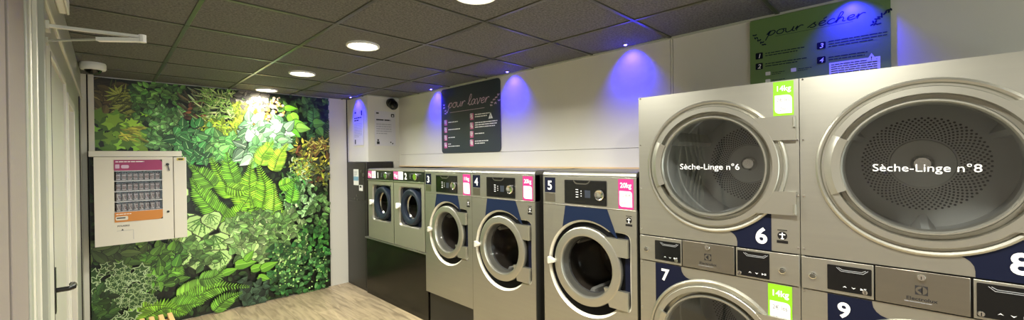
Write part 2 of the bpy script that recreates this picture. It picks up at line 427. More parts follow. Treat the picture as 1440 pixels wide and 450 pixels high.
def frond(pts, W, c, n=22, seed=0, stem=None, up=.35):
    """fern frond along a polyline of pixels, leaflets both sides"""
    rg = random.Random(seed); P = [Vector(to_m(*p)) for p in pts]
    def C(t):
        k = len(P)-1; s = t*k; i = min(int(s), k-1); u = s-i
        p0 = P[max(i-1, 0)]; p1 = P[i]; p2 = P[i+1]; p3 = P[min(i+2, k)]
        return .5*((2*p1)+(p2-p0)*u+(2*p0-5*p1+4*p2-p3)*u*u+(3*p1-p0-3*p2+p3)*u**3)
    for i in range(n):
        t = i/n; p = C(t); d = (C(min(t+.03, 1))-C(max(t-.03, 0))).normalized(); ang = math.atan2(d.y, d.x)
        L = W*(.55+.45*math.sin(PI*min(1, t*1.3+.15)))*(1-.75*max(0, t-.55)/.45)
        for sgn in (-1, 1):
            k = rg.uniform(.9, 1.45); leaf(p.x, p.y, L, min(L*.26, .021), ang+sgn*(1.25-up*t), shade(c, k), shade(c, k*.68))
    q = [C(i/12) for i in range(13)]
    for i in range(12):
        n_ = Vector((-(q[i+1]-q[i]).y, (q[i+1]-q[i]).x)).normalized()*.004
        put([(q[i]+n_)[:], (q[i]-n_)[:], (q[i+1]-n_*.7)[:], (q[i+1]+n_*.7)[:]], shade(c, .6) if not stem else stem)
def patch(x0, x1, y0, y1, n, size, cols, seed, asp=.6, kind='leaf', ang=None, vein=None, dark=True, poly=None):
    rg = random.Random(seed)
    for i in range(n):
        px = rg.uniform(x0, x1); py = rg.uniform(y0, y1)
        if kind != 'star' and ((px-(x0+x1)/2)/((x1-x0)/2+1e-6))**4+((py-(y0+y1)/2)/((y1-y0)/2+1e-6))**4 > 1.1: continue
        px = min(max(px, 130), 458)
        x, z = to_m(px, py); c = rg.choice(cols); k = rg.uniform(.55, 1.22) if dark else rg.uniform(.9, 1.1)
        L = size*rg.uniform(.7, 1.25); a = rg.uniform(0, 2*PI) if ang is None else rg.gauss(*ang)
        if kind == 'leaf': leaf(x, z, L, L*asp, a, shade(c, k), shade(c, k*.8), vein=vein, tip=.2 if asp > .6 else .4)
        elif kind == 'star': star(x, z, L*.5, shade(c, k), 5, a, .55)
        elif kind == 'ivy': star(x, z, L*.5, c, 5, a, .5, edge=vein)
        elif kind == 'dot': put([(x+L/2*math.cos(t), z+L/2*math.sin(t)) for t in [2*PI*j/7 for j in range(7)]], shade(c, k))
MX0, MX1 = XL+.038, 1.965
DK = (14, 20, 9)
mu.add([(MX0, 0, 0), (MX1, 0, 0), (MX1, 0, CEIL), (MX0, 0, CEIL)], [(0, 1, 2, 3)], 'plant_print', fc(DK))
G1 = [(70, 110, 42), (52, 92, 36), (90, 128, 52)]
GB = [(96, 170, 60), (120, 190, 70), (80, 150, 54)]
GL = [(150, 200, 60), (176, 212, 70), (128, 186, 46)]
GM = [(150, 196, 140), (168, 210, 156), (120, 178, 116)]
# dark understory everywhere
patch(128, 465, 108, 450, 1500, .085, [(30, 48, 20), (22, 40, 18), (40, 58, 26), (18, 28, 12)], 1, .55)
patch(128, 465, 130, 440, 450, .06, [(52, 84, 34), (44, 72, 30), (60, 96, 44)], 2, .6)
# top left
patch(128, 160, 112, 160, 60, .11, [(84, 70, 34), (60, 48, 26), (106, 92, 50)], 3, .5)
for (x, y, k) in ((168, 135, 1.), (172, 152, .9)):     # striped croton
    cx, cz = to_m(x, y); star(cx, cz, .09*k, (54, 62, 16), 6, .4, .8)
    for i in range(14):
        a = 2*PI*i/14; leaf(cx, cz, .105*k, .02, a+.1, (128, 134, 46), (144, 150, 66))
patch(150, 182, 122, 168, 60, .10, [(130, 136, 50), (110, 116, 40), (60, 66, 18)], 5, .12, ang=(.3, .5))
patch(129, 172, 160, 212, 26, .13, [(116, 156, 46), (132, 170, 52), (92, 132, 40)], 6, kind='star')
patch(178, 214, 162, 208, 26, .12, [(120, 164, 48), (140, 178, 56), (96, 136, 42)], 7, kind='star')
patch(162, 200, 178, 196, 26, .09, [(196, 196, 70), (170, 176, 60)], 8, .2, ang=(-.4, .3))
patch(186, 256, 116, 168, 170, .06, [(92, 138, 56), (72, 118, 46), (112, 158, 70)], 9, .6)
patch(205, 262, 150, 212, 240, .055, [(120, 176, 96), (146, 200, 120), (90, 150, 72)], 10, .7)
# top middle
patch(246, 284, 122, 160, 40, .11, [(96, 86, 56), (58, 66, 40), (150, 168, 120)], 11, .16, ang=(-.8, .3))
patch(262, 290, 145, 172, 40, .06, [(132, 84, 50), (96, 62, 44), (60, 80, 40)], 12, .6)
patch(282, 338, 122, 186, 330, .09, [(170, 206, 110), (196, 226, 140), (120, 170, 70)], 13, .13)
patch(334, 372, 126, 158, 60, .10, [(120, 116, 104), (148, 142, 128), (96, 92, 84)], 14, .6)  # grey leaves stand in for the lamp's glare on the print
patch(280, 345, 168, 200, 260, .05, [(170, 206, 50), (190, 220, 62), (140, 180, 40)], 15, .5)
patch(330, 362, 142, 180, 130, .05, [(176, 206, 60), (196, 214, 80)], 16, .5)
patch(346, 402, 138, 176, 200, .032, [(226, 190, 150), (214, 160, 130), (190, 140, 60), (236, 214, 190)], 17, kind='dot')
patch(350, 372, 160, 186, 50, .045, [(206, 170, 40), (180, 150, 40)], 18, .6)
# upper right: dark with bright heart leaves and a small dark fern
patch(392, 464, 138, 158, 60, .07, [(70, 104, 44), (52, 84, 40)], 19, .6)
patch(394, 462, 168, 200, 110, .09, [(42, 84, 40), (34, 70, 34), (60, 100, 50)], 20, .4)
frond([(440, 172), (440, 160), (438, 147)], .09, (64, 108, 54), 16, 3)
frond([(412, 205), (408, 190), (398, 178)], .07, (50, 90, 44), 12, 4)
frond([(463, 195), (463, 178), (459, 160)], .07, (60, 80, 40), 12, 4)
for (x, y, L, W, a, c) in ((400, 152, .14, .07, .0, (120, 196, 44)), (408, 160, .17, .13, -1.1, (140, 208, 60)), (411, 176, .14, .13, .1, (124, 196, 60)), (416, 179, .16, .11, -.1, (146, 206, 84)), (408, 184, .13, .10, -.6, (104, 176, 50)), (440, 174, .14, .12, .1, (84, 136, 50)), (446, 180, .12, .10, -1, (76, 124, 48)), (430, 146, .1, .08, 2, (82, 120, 56))):
    xx, zz = to_m(x, y); leaf(xx, zz, L, W, a, c, shade(c, .8), tip=.2, vein=shade(c, 1.15))
# round glossy leaves and mint leaves
patch(244, 304, 176, 226, 110, .085, [(70, 150, 72), (96, 176, 90), (50, 120, 56)], 21, .8, vein=(150, 200, 130))
patch(296, 345, 192, 226, 70, .085, [(120, 196, 96), (96, 170, 80)], 22, .75, vein=(170, 214, 130))
patch(340, 402, 168, 222, 95, .13, [(150, 204, 150), (170, 218, 170), (124, 186, 124)], 23, .7, vein=(190, 226, 180))
patch(358, 400, 196, 226, 30, .10, [(130, 190, 120), (110, 170, 100)], 24, .6)
# yellow and brown mottled crotons on the right
patch(412, 464, 200, 262, 190, .075, [(150, 160, 50), (176, 170, 60), (110, 70, 40), (120, 130, 50), (196, 186, 70)], 25, .4)
patch(430, 464, 196, 216, 40, .09, [(180, 170, 80), (120, 90, 40)], 26, .2)
patch(404, 440, 222, 262, 120, .05, [(170, 196, 140), (110, 156, 84), (140, 170, 60)], 27, .3)
patch(440, 464, 226, 300, 50, .06, [(70, 84, 50), (40, 50, 30), (90, 100, 70)], 28, .4)
# mid right: mint mosaic
patch(398, 440, 250, 300, 130, .065, [(130, 176, 110), (100, 150, 84), (160, 200, 140)], 29, .6)
patch(395, 425, 240, 290, 46, .07, [(66, 130, 60), (90, 150, 60)], 30, .3)
patch(436, 464, 276, 330, 60, .065, [(110, 150, 84), (84, 124, 64)], 31, .7)
# big lime ferns in the middle
F = (118, 176, 44)
for i, (pts, W, c, n) in enumerate((
    ([(348, 292), (335, 262), (312, 226)], .13, (122, 178, 40), 26),
    ([(330, 275), (312, 252), (296, 222)], .13, (112, 166, 36), 26),
    ([(300, 290), (282, 272), (268, 250)], .11, (100, 150, 40), 22),
    ([(318, 308), (295, 290), (270, 262)], .12, (96, 148, 38), 26),
    ([(300, 262), (284, 246), (266, 232)], .11, (92, 140, 38), 20),
    ([(330, 258), (322, 236), (318, 214)], .10, (100, 156, 40), 20),
    ([(352, 292), (350, 255), (354, 222)], .11, (124, 182, 44), 28),
    ([(368, 292), (372, 262), (360, 228)], .12, (116, 172, 40), 26),
    ([(366, 232), (372, 214), (376, 200)], .11, (150, 206, 60), 22),
    ([(384, 240), (392, 218), (404, 202)], .10, (150, 204, 54), 24),
    ([(366, 222), (374, 212), (384, 198)], .09, (130, 190, 50), 20),
    ([(378, 320), (384, 290), (384, 258)], .12, (130, 190, 56), 26),
    ([(318, 322), (334, 300), (350, 276)], .12, (106, 160, 36), 22),
    ([(318, 318), (346, 308), (372, 290)], .11, (112, 168, 40), 22),
    ([(352, 318), (358, 300), (352, 276)], .10, (104, 156, 40), 18),
    ([(372, 318), (392, 304), (414, 296)], .10, (126, 184, 50), 20),
    ([(392, 262), (404, 258), (416, 250)], .09, (110, 176, 46), 12),
    ([(408, 285), (411, 272), (412, 258)], .09, (100, 170, 50), 12))):
    frond(pts, W, c, n, 40+i)
# caladiums
def caladium(px, py, r, a, c=(160, 190, 118)):
    x, z = to_m(px, py)
    leaf(x, z, r, r*.95, a, c, shade(c, .92), tip=.2)
    for q in (-.85, -.5, -.2, .15, .45, .8): leaf(x, z, r*(.8-.25*abs(q)), r*.045, a+q, (70, 116, 46))
    rg = random.Random(int(px*py))
    for i in range(26):
        t = rg.uniform(-.7, .7); q = rg.uniform(.2, .7)*r; leaf(x+q*math.cos(a+t), z+q*math.sin(a+t), r*.1, r*.05, rg.uniform(0, 6), (96, 142, 66))
for q in ((258, 262, .2, 3.8), (262, 300, .24, 4.4), (286, 306, .26, 4.3), (272, 330, .26, 4.0), (300, 330, .26, 4.9), (262, 322, .2, 3.9), (318, 310, .2, 5.2), (308, 352, .24, 4.6), (276, 352, .22, 4.8), (328, 336, .18, 5.3), (258, 352, .2, 4.2), (294, 300, .18, 5.), (242, 352, .2, 4.4), (225, 352, .2, 4.4)):
    caladium(*q)
patch(254, 300, 336, 372, 50, .08, [(110, 150, 76), (80, 120, 56)], 50, .6)
# pale variegated leaves, middle bottom
patch(322, 432, 298, 368, 330, .085, [(150, 184, 112), (126, 166, 92), (170, 200, 134), (104, 144, 76)], 51, .68, vein=(84, 124, 60))
patch(330, 400, 300, 330, 60, .07, [(120, 160, 84), (90, 130, 66)], 52, .6)
# dark peperomia with pale hearts, bottom right
patch(376, 464, 342, 412, 330, .055, [(44, 96, 44), (62, 118, 56), (34, 78, 36), (84, 134, 74)], 53, .8)
patch(380, 460, 345, 405, 120, .018, [(150, 186, 110), (130, 170, 90)], 54, kind='dot')
patch(420, 464, 316, 346, 60, .06, [(70, 130, 52), (50, 100, 44)], 55, .7)
# bottom middle
for (x, y, L, a) in ((330, 372, .2, .0), (352, 378, .16, .1), (366, 378, .18, .3), (344, 366, .13, .9), (312, 384, .14, .2), (362, 388, .14, -.5)):
    xx, zz = to_m(x, y); leaf(xx, zz, L, L*.55, a, (104, 160, 44), (84, 134, 36), tip=.2, vein=(140, 186, 80))
patch(336, 372, 392, 428, 60, .07, [(60, 84, 62), (44, 66, 48)], 56, .8)
for i, (pts, W, c, n) in enumerate((
    ([(250, 418), (276, 404), (304, 382)], .12, (104, 150, 52), 26), ([(262, 424), (300, 404), (350, 402)], .11, (96, 142, 44), 28),
    ([(240, 442), (262, 420), (290, 412)], .10, (88, 136, 40), 22), ([(236, 432), (258, 428), (286, 424)], .12, (84, 128, 40), 20),
    ([(248, 396), (246, 378), (252, 362)], .08, (84, 128, 40), 18), ([(280, 392), (302, 388), (316, 372)], .10, (80, 120, 44), 18),
    ([(205, 446), (232, 432), (262, 440)], .11, (96, 140, 36), 22), ([(214, 400), (222, 386), (220, 370)], .10, (100, 144, 42), 18),
    ([(300, 436), (318, 420), (340, 410)], .10, (90, 134, 44), 18), ([(186, 446), (205, 430), (232, 428)], .10, (110, 150, 44), 18),
    ([(318, 262), (338, 268), (356, 262)], .08, (112, 160, 44), 14))):
    frond(pts, W, c, n, 80+i)
patch(158, 216, 340, 374, 60, .11, [(92, 130, 48), (112, 150, 60), (70, 104, 40)], 57, .5)
patch(129, 170, 340, 372, 30, .13, [(66, 88, 44), (84, 106, 54)], 58, .45)
patch(208, 250, 346, 400, 70, .10, [(78, 128, 40), (96, 146, 50), (60, 104, 34)], 59, .65, vein=(110, 160, 60))
patch(128, 210, 372, 450, 75, .11, [(36, 62, 26), (44, 70, 30)], 60, kind='ivy', vein=(150, 168, 128))
patch(150, 220, 378, 432, 70, .06, [(40, 66, 30)], 61, kind='ivy', vein=(132, 152, 106))
patch(129, 160, 408, 450, 40, .08, [(60, 90, 40), (44, 70, 34)], 62, .6)
# trim anything drawn past the edge of the print
mu.v = [(min(max(x, MX0), MX1), y, min(max(z, 0.005), CEIL-.01)) for x, y, z in mu.v]
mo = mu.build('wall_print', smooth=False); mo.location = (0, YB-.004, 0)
struct(mo, 'photographic print of dense green plants covering the back wall')

# ------------------------------------------------------------------ shared details for the machines
def sticker_price(name, root, x0, x1, z0, z1, y, colour, head, lines, hcap=.03, lcap=.018):
    b = MB(); b.prism([(x0, z0), (x1, z0), (x1, z1), (x0, z1)], y-.0015, y, colour)
    m = .08*(x1-x0); zs = z0+(z1-z0)*.60
    b.poly(rrect(x0+m, x1-m, z0+m*1.6, zs, .018, 5, (1, 0, 1, 0)), y-.0022, 'white_ink')
    b.text(head, (x0+x1)/2, zs+(z1-zs)*.5, hcap, y-.0022, 'white_ink', bold=.03, sx=.92)
    n = len(lines)
    for i, l in enumerate(lines):
        zz = z0+m*1.6+(zs-z0-m*1.6)*(1-(i+.5)/n)
        if l == '~': b.words(x0+m*2, zz-.002, (x1-x0)*.62, .004, y-.003, 'grey_ink', seed=3)
        else: b.text(l, (x0+x1)/2, zz, lcap, y-.003, 'grey_ink', bold=.01, sx=.8)
    b.build('price_label', root, smooth=False)
def number(name_root, s, x, z, cap, y, back=None):
    b = MB()
    if back: b.prism([(back[0], back[2]), (back[1], back[2]), (back[1], back[3]), (back[0], back[3])], y-.001, y+.0005, 'navy_deep')
    b.text(s, x, z, cap, y-.0018, 'white_ink', bold=.035); b.build('number_label', name_root, smooth=False)
def pictogram(root, x, z, k, y):
    b = MB(); b.poly([(x-.026*k, z+.036*k), (x+.026*k, z+.036*k), (x+.026*k, z+.041*k), (x-.026*k, z+.041*k)], y, 'black')
    b.disc(x, z+.004*k, .026*k, y, 'black', 28); b.poly([(x-.03*k, z-.044*k), (x+.03*k, z-.044*k), (x+.03*k, z-.026*k), (x-.03*k, z-.026*k)], y, 'black')
    b.poly([(x-.016*k, z+.008*k), (x+.016*k, z+.008*k), (x+.016*k, z+.014*k), (x-.016*k, z+.014*k)], y-.0006, 'white_ink')
    b.poly([(x-.003*k, z-.014*k), (x+.003*k, z-.014*k), (x+.003*k, z+.012*k), (x-.003*k, z+.012*k)], y-.0007, 'white_ink'); b.disc(x, z+.02*k, .004*k, y-.0006, 'white_ink', 12)
    b.poly([(x-.009*k, z-.018*k), (x+.009*k, z-.018*k), (x+.009*k, z-.012*k), (x-.009*k, z-.012*k)], y-.0006, 'white_ink')
    b.build('warning_pictogram', root, smooth=False)

# ------------------------------------------------------------------ stacked tumble dryers
def dryer_door(root, cx, cz, txt, mirror=False):
    # pressed ring around the door
    b = MB(); b.lathe([(.332, .001), (.329, -.008), (.322, -.012), (.314, -.009), (.310, -.002), (.300, -.001)], cx, cz, 'steel_ring', 96); b.build('pressed_ring', root)
    b = MB()
    r0 = .300; yp = -.020; xe = .361; zt, zb = .224, -.216; nt_, nb_ = .118, -.112; xn = .285
    n = 96; inner = .273
    # annulus with hinge plate
    b.lathe([(r0, -.001), (r0, yp+.003), (r0-.003, yp), (inner, yp), (inner-.002, .022), (.257, .022), (.2535, -.010), (.250, -.0165), (.2445, -.0165), (.241, -.011), (.238, -.004), (.234, .02)], cx, cz, 'steel_ring', n)
    for (za, zb_) in ((nt_, zt), (zb, nb_)):
        out = []
        a_hi = math.asin(max(-1, min(1, zb_/.2985))); a_lo = math.asin(max(-1, min(1, za/.2985)))
        arc = [(cx+.2985*math.cos(a_lo+(a_hi-a_lo)*i/10)-.004, cz+.2985*math.sin(a_lo+(a_hi-a_lo)*i/10)) for i in range(11)]
        b.prism([(cx+xe, cz+za), (cx+xe, cz+zb_)]+list(reversed(arc)), yp+.0005, -.001, 'steel_ring')
    b.tube([(cx+xe-.004, yp-.003, cz+zt-.05), (cx+xe-.004, yp-.003, cz+zt-.005)], .006, 'steel_ring'); b.tube([(cx+xe-.004, yp-.003, cz+zb+.005), (cx+xe-.004, yp-.003, cz+zb+.05)], .006, 'steel_ring')
    door = b.build('door', root)
    b = MB(); b.sector(cx, cz, [(.2985, yp+.001), (.2985, yp-.004), (.285, yp-.007), (.275, yp-.012), (.262, yp-.010), (.2465, yp-.006), (.2465, yp+.004)], 154, 203, 'steel_ring', 24); b.build('door_handle', door)
    b = MB(); b.lathe([(.2395, -.006), (.0002, -.012)], cx, cz, 'door_glass', 72); b.build('glass_pane', door)
    if txt:
        b = MB(); b.text(txt, cx-.005, cz-.002, .029, -.0135, 'white_ink', bold=.0, sx=1.1); b.build('lettering', door, smooth=False)
def drum(root, cx, cz):
    b = MB()
    b.lathe([(.262, .03), (.262, .09), (.31, .10), (.31, .70), (.0002, .70)], cx, cz, 'drum_steel', 72)
    b.lathe([(.236, .021), (.262, .03)], cx, cz, 'steel_dark', 72)
    b.lathe([(.12, .699), (.116, .690), (.0002, .686)], cx, cz, 'drum_steel', 48)
    b.lathe([(.045, .69), (.042, .665), (.03, .655), (.0002, .655)], cx, cz, 'chrome', 32)
    for a in (30, 150, 270):                                  # lifters
        ca, sa = math.cos(R(a)), math.sin(R(a)); tx, tz = -sa, ca
        v = []
        for y in (.14, .66):
            for (rr, t) in ((.31, -.045), (.25, -.012), (.25, .012), (.31, .045)): v.append((cx+ca*rr+tx*t, y, cz+sa*rr+tz*t))
        b.add(v, [(0, 1, 5, 4), (1, 2, 6, 5), (2, 3, 7, 6), (0, 3, 2, 1), (4, 5, 6, 7)], 'drum_steel')
    for k in range(10):                                       # perforations in the back plate
        r = .130+k*.0105; n = 62
        for i in range(n):
            a = 2*PI*(i+.5*(k % 2))/n; q = .0042+.00012*k; x, z = cx+r*math.cos(a), cz+r*math.sin(a)
            b.poly([(x+q*math.cos(t), z+q*math.sin(t)) for t in [2*PI*j/6 for j in range(6)]], .6975, 'black')
    for y in (.20, .36): b.lathe([(.309, y-.008), (.303, y), (.309, y+.008)], cx, cz, 'drum_steel', 72)
    b.build('drum', root)
def control_bay(root, x0, x1, kx, px, tz0, tz1, lockx):
    b = MB(); b.prism([(x0, .989), (x1, .989), (x1, 1.126), (x0, 1.126)], -.006, .002, 'steel'); bay = b.build('control_panel', root, bevel=.0015)
    b = MB(); b.prism(rrect(px[0], px[1], tz0, tz1, .003, 2), -.0085, -.005, 'black_gloss')
    mx = (px[0]+px[1])/2
    for (q, dz) in ((.05, 0), (.043, .006)):
        b.ribbon([(mx-q+.01, tz1-.008), (mx-q*.7+.01, tz1-.022+dz), (mx+q*.7+.01, tz1-.022+dz), (mx+q+.01, tz1-.008)], .0022, -.0092, 'grey_ink')
    zz = tz0+.017; q = .006
    b.poly([(mx-.02, zz), (mx-.013, zz+.007), (mx-.006, zz), (mx-.013, zz+.003)], -.0092, 'white_ink')
    b.poly([(mx+.008, zz+.006), (mx+.015, zz-.001), (mx+.022, zz+.006), (mx+.015, zz+.003)], -.0092, 'white_ink')
    b.poly([(mx+.036, zz-.001), (mx+.045, zz+.003), (mx+.036, zz+.008)], -.0092, 'white_ink'); b.poly([(mx+.047, zz-.001), (mx+.049, zz-.001), (mx+.049, zz+.008), (mx+.047, zz+.008)], -.0092, 'white_ink'); b.poly([(mx+.051, zz-.001), (mx+.053, zz-.001), (mx+.053, zz+.008), (mx+.051, zz+.008)], -.0092, 'white_ink')
    b.build('display', bay, smooth=False)
    b = MB(); b.lathe([(.0135, -.005), (.0135, -.012), (.011, -.013)], kx, 1.049, 'chrome', 24); b.knob(kx, 1.049, .0105, -.01, -.018, 'steel_dark', 20); b.build('push_button', bay)
    b = MB(); b.knob(lockx, tz0+.012, .0095, -.006, -.016, 'chrome', 20); b.poly([(lockx-.0015, tz0+.005), (lockx+.0015, tz0+.005), (lockx+.0015, tz0+.017), (lockx-.0015, tz0+.017)], -.0165, 'black'); b.build('lock', bay)
def dryer_stack(yl, label, top, bot, txt, tags):
    W = .756; root = thing('stacked_dryer', label, 'tumble dryer', (D, yl, 0), -PI/2, 'stacked tumble dryers')
    cx, ct, cb = .385, 1.519, .610
    b = MB()
    b.box(0, .012, .002, .92, .02, 1.906, 'steel'); b.box(W-.012, W, .002, .92, .02, 1.906, 'steel'); b.box(.012, W-.012, .002, .92, 1.894, 1.906, 'steel'); b.box(0, W, .908, .92, .02, 1.894, 'steel_dark')
    b.box(.012, W-.012, .1, .9, 1.03, 1.05, 'steel_dark'); b.box(.03, W-.03, .03, .9, 0, .09, 'black')
    b.build('cabinet', root, bevel=.003)
    def front(cz, z0, z1):
        b = MB(); b.holed((0, W, z0, z1), lambda a: .29, cx, cz, 0, .03, 'steel', 'steel', .003, 96)
        for (x, z) in ((.006, z0+.03), (.006, z0+.26), (.006, z1-.27), (.006, z1-.006), (W-.006, z0+.03), (W-.006, z0+.26), (W-.006, z1-.27)): b.knob(x+(0 if x > .1 else .006), z, .004, .001, -.004, 'chrome', 10)
        b.box(0, W, .0, .01, z0, z0+.002, 'steel'); return b
    b = front(ct, 1.130, 1.906); b.build('upper_front', root)
    b = front(cb, .20, .984); b.box(0, W, 0, .01, .1, .197, 'steel'); b.build('lower_front', root)
    # navy print behind the numbers
    ra = .322; t0 = math.asin(-math.sqrt(1-(.263/ra)**2)); t1 = -math.acos(.06/ra)
    up = [(.505, 1.131), (.648, 1.131)]+[(cx+ra*math.cos(t0+(t1-t0)*q/16), ct+ra*math.sin(t0+(t1-t0)*q/16)) for q in range(17)]+[(.455+.05*math.sin(R(q)), 1.153+.05*math.cos(R(q))) for q in (10, 30, 50, 70, 90)]
    b = MB(); b.poly(up, -.0008, 'navy_deep'); b.text(top, .607, 1.198, .072, -.0018, 'white_ink', bold=.04); b.build('number_label', root, smooth=False)
    t0 = PI-math.acos(.294/ra); t1 = PI-math.acos(.07/ra)
    lo = [(.091, .983)]+[(cx+ra*math.cos(t0+(t1-t0)*q/16), cb+ra*math.sin(t0+(t1-t0)*q/16)) for q in range(17)]+[(.283-.05*math.cos(R(q)), .975-.05*math.sin(R(q))) for q in (80, 60, 40, 20, 0)]+[(.233, .983)]
    b = MB(); b.poly(lo, -.0008, 'navy_deep'); b.text(bot, .145, .925, .062, -.0018, 'white_ink', bold=.04); b.build('number_label', root, smooth=False)
    b = MB(); b.box(.004, W-.004, .012, .05, .984, 1.131, 'black'); b.build('panel_recess', root)
    control_bay(root, .002, .238, .042, (.092, .232), 1.003, 1.108, .212)
    control_bay(root, .500, .754, .690, (.507, .640), .998, 1.116, .517)
    b = MB(); b.prism([(.243, .990), (.493, .990), (.493, 1.127), (.243, 1.127)], -.008, .002, 'steel_panel'); cb_ = b.build('coin_box', root, bevel=.0015)
    b = MB(); b.knob(.371, 1.107, .012, -.008, -.018, 'chrome', 24); b.poly([(.3695, 1.100), (.3725, 1.100), (.3725, 1.111), (.3695, 1.111)], -.0185, 'black'); b.build('lock', cb_)
    b = MB(); b.poly([(.354, 1.040), (.388, 1.040), (.388, 1.074), (.354, 1.074)], -.0086, 'dark_ink'); b.disc(.371, 1.057, .0155, -.0090, 'steel_panel', 28)
    b.poly([(.3735, 1.046), (.3735, 1.068), (.360, 1.057)], -.0094, 'dark_ink'); b.poly([(.3715, 1.043), (.3745, 1.043), (.3745, 1.071), (.3715, 1.071)], -.0094, 'dark_ink')
    b.text('Electrolux', .371, 1.024, .0125, -.0086, 'dark_ink', bold=.03, sx=1.15); b.words(.325, 1.010, .09, .0022, -.0086, 'grey_ink', seed=5); b.build('brand_mark', cb_, smooth=False)
    dryer_door(root, cx, ct, txt); dryer_door(root, cx, cb, None)
    drum(root, cx, ct); drum(root, cx, cb)
    pictogram(root, .690, 1.203, .72, -.001)
    if tags:
        sticker_price('', root, .660, .738, 1.748, 1.902, -.0005, 'lime', '14kg', ['2€ les', '12min'], .024, .018)
        sticker_price('', root, .632, .725, .790, .980, -.0005, 'lime', '14kg', ['2€ les', '12min'], .028, .021)
    return root
dryer_stack(1.107, 'grey steel stack of two tumble dryers numbered 6 above and 7 below', '6', '7', 'Sèche-Linge n°6', True)
dryer_stack(.348, 'grey steel stack of two tumble dryers numbered 8 above and 9 below', '8', '9', 'Sèche-Linge n°8', False)

# ------------------------------------------------------------------ large washers
def washer_body(root, W, zb, zt, fz, dep=.75, ft=None):
    b = MB()
    for q in ((0, .006, .006, dep, zb, zt-.03), (W-.006, W, .006, dep, zb, zt-.03), (.006, W-.006, .06, dep, zt-.034, zt-.004), (.006, W-.006, .02, dep, zb, zb+.006), (.006, W-.006, dep-.006, dep, zb+.006, zt-.034)): b.box(*q, 'steel_dark')
    b.build('cabinet', root, bevel=.002)
    # rounded top lip
    b = MB(); pr = [(.0, fz), (.0, zt-.030), (.004, zt-.016), (.014, zt-.006), (.03, zt-.001), (.48, zt)]
    v = [(x, y, z) for x in (.0, W) for y, z in pr]; k = len(pr)
    b.add(v, [(i, i+1, i+1+k, i+k) for i in range(k-1)], 'steel'); b.add([(0, y, z) for y, z in pr]+[(0, .48, fz)], [list(range(k+1))], 'steel'); b.add([(W, y, z) for y, z in pr]+[(W, .48, fz)], [list(range(k, -1, -1))], 'steel')
    b.build('top_lid', root)
def washer_large(yl, label, num, tagtxt, s, cz, zb):
    W = .70; root = thing('washing_machine', label, 'washing machine', (D, yl, 0), -PI/2, 'large front loading washing machines')
    zt = 1.484; washer_body(root, W, zb, zt, 1.452)
    b = MB(); b.box(0, W, -.001, .06, 1.258, 1.449, 'steel'); b.box(0, W, -.004, .004, 1.2555, 1.2595, 'steel_ring'); b.build('control_fascia', root, bevel=.0015)
    cx = .352; ro = .308*s
    def fr(a):
        r = ro; ca, sa = math.cos(a), math.sin(a)
        if ca > .05:
            X = .312*s; H = .262*s if sa > 0 else .215*s
            t = min(X/ca, H/abs(sa) if abs(sa) > 1e-6 else 9)
            q = 14; t = (abs(ca/X)**q+abs(sa/H)**q)**(-1/q)
            r = max(r, t)
        return r
    b = MB(); b.holed((0, W, zb, 1.2545), fr, cx, cz, 0, .024, 'steel', 'painted_highlight', .013, 160)
    b.build('front_panel', root)
    b = MB(); b.holed((.012, W-.006, cz-.33*s, cz+.33*s), lambda a: .205*s, cx, cz+.015*s, .024, .02, 'recess_black', 'recess_black', .003, 96); b.prism([(cx+.262*s, cz-.2*s), (cx+.30*s, cz-.2*s), (cx+.30*s, cz+.25*s), (cx+.262*s, cz+.25*s)], .021, .024, 'navy_deep'); b.build('door_recess', root)
    # navy print between display and door
    l = [(.190, 1.252), (.183, 1.20), (.168, 1.15), (.143, 1.10), (.12, 1.07)]; rr = [(.61, 1.07), (.57, 1.10), (.535, 1.15), (.516, 1.20), (.508, 1.252)]
    import itertools
    def lim(p):
        x, z = p; d = math.hypot(x-cx, z-cz); q = ro+.012
        return p if d > q else (cx+(x-cx)*q/d, cz+(z-cz)*q/d)
    bot = [lim((.12+(.61-.12)*i/24, 1.07)) for i in range(25)]
    b = MB(); pts = [p for p in l[:-1] if math.hypot(p[0]-cx, p[1]-cz) > ro+.012]; pts2 = [p for p in rr[1:] if math.hypot(p[0]-cx, p[1]-cz) > ro+.012]
    a0 = math.atan2(pts[-1][1]-.03-cz, pts[-1][0]-.012-cx); a1 = math.atan2(pts2[0][1]-.03-cz, pts2[0][0]+.012-cx); q = ro+.002
    arc = [(cx+q*math.cos(a0+(a1-a0)*i/24), cz+q*math.sin(a0+(a1-a0)*i/24)) for i in range(25)]
    tl = pts[0]; tr = pts2[-1]
    outer = pts+arc+pts2; k = 25
    # strip between the straight top edge and the curved outline, so the arc side stays concave
    top = []
    for i in range(k): top.append((tl[0]+(tr[0]-tl[0])*i/(k-1), 1.2525))
    b.add([(x, -.0008, z) for x, z in top+arc], [(i, i+1, i+1+k, i+k) for i in range(k-1)], 'navy'); b.build('navy_decal', root, smooth=False)
    # door
    dz = cz+.015*s; rd = .251*s; ri = .190*s
    b = MB()
    b.lathe([(rd-.004, .023), (rd, .016), (rd, -.002), (rd-.002, -.009), (rd-.009, -.0135), (rd-.011, -.014), (ri+.013, -.016), (ri+.011, -.016), (ri+.004, -.013), (ri, -.006), (ri-.004, .02), (ri-.012, .05)], cx, dz, 'steel_ring', 96)
    for (z0, z1) in ((.098*s, .205*s), (-.215*s, -.105*s)):
        b.prism([(cx+.17*s, dz+z0), (cx+.292*s, dz+z0), (cx+.292*s, dz+z1), (cx+.13*s, dz+z1)], -.010, .02, 'steel_ring')
    door = b.build('door', root, bevel=.0)
    b = MB(); b.prism([(cx-.300*s, dz+.02), (cx-.300*s, dz-.028), (cx-.288*s, dz-.030), (cx-.236*s, dz-.010), (cx-.236*s, dz+.006), (cx-.288*s, dz+.022)], -.030, -.004, 'alu_white'); b.build('door_latch', door, bevel=.004)
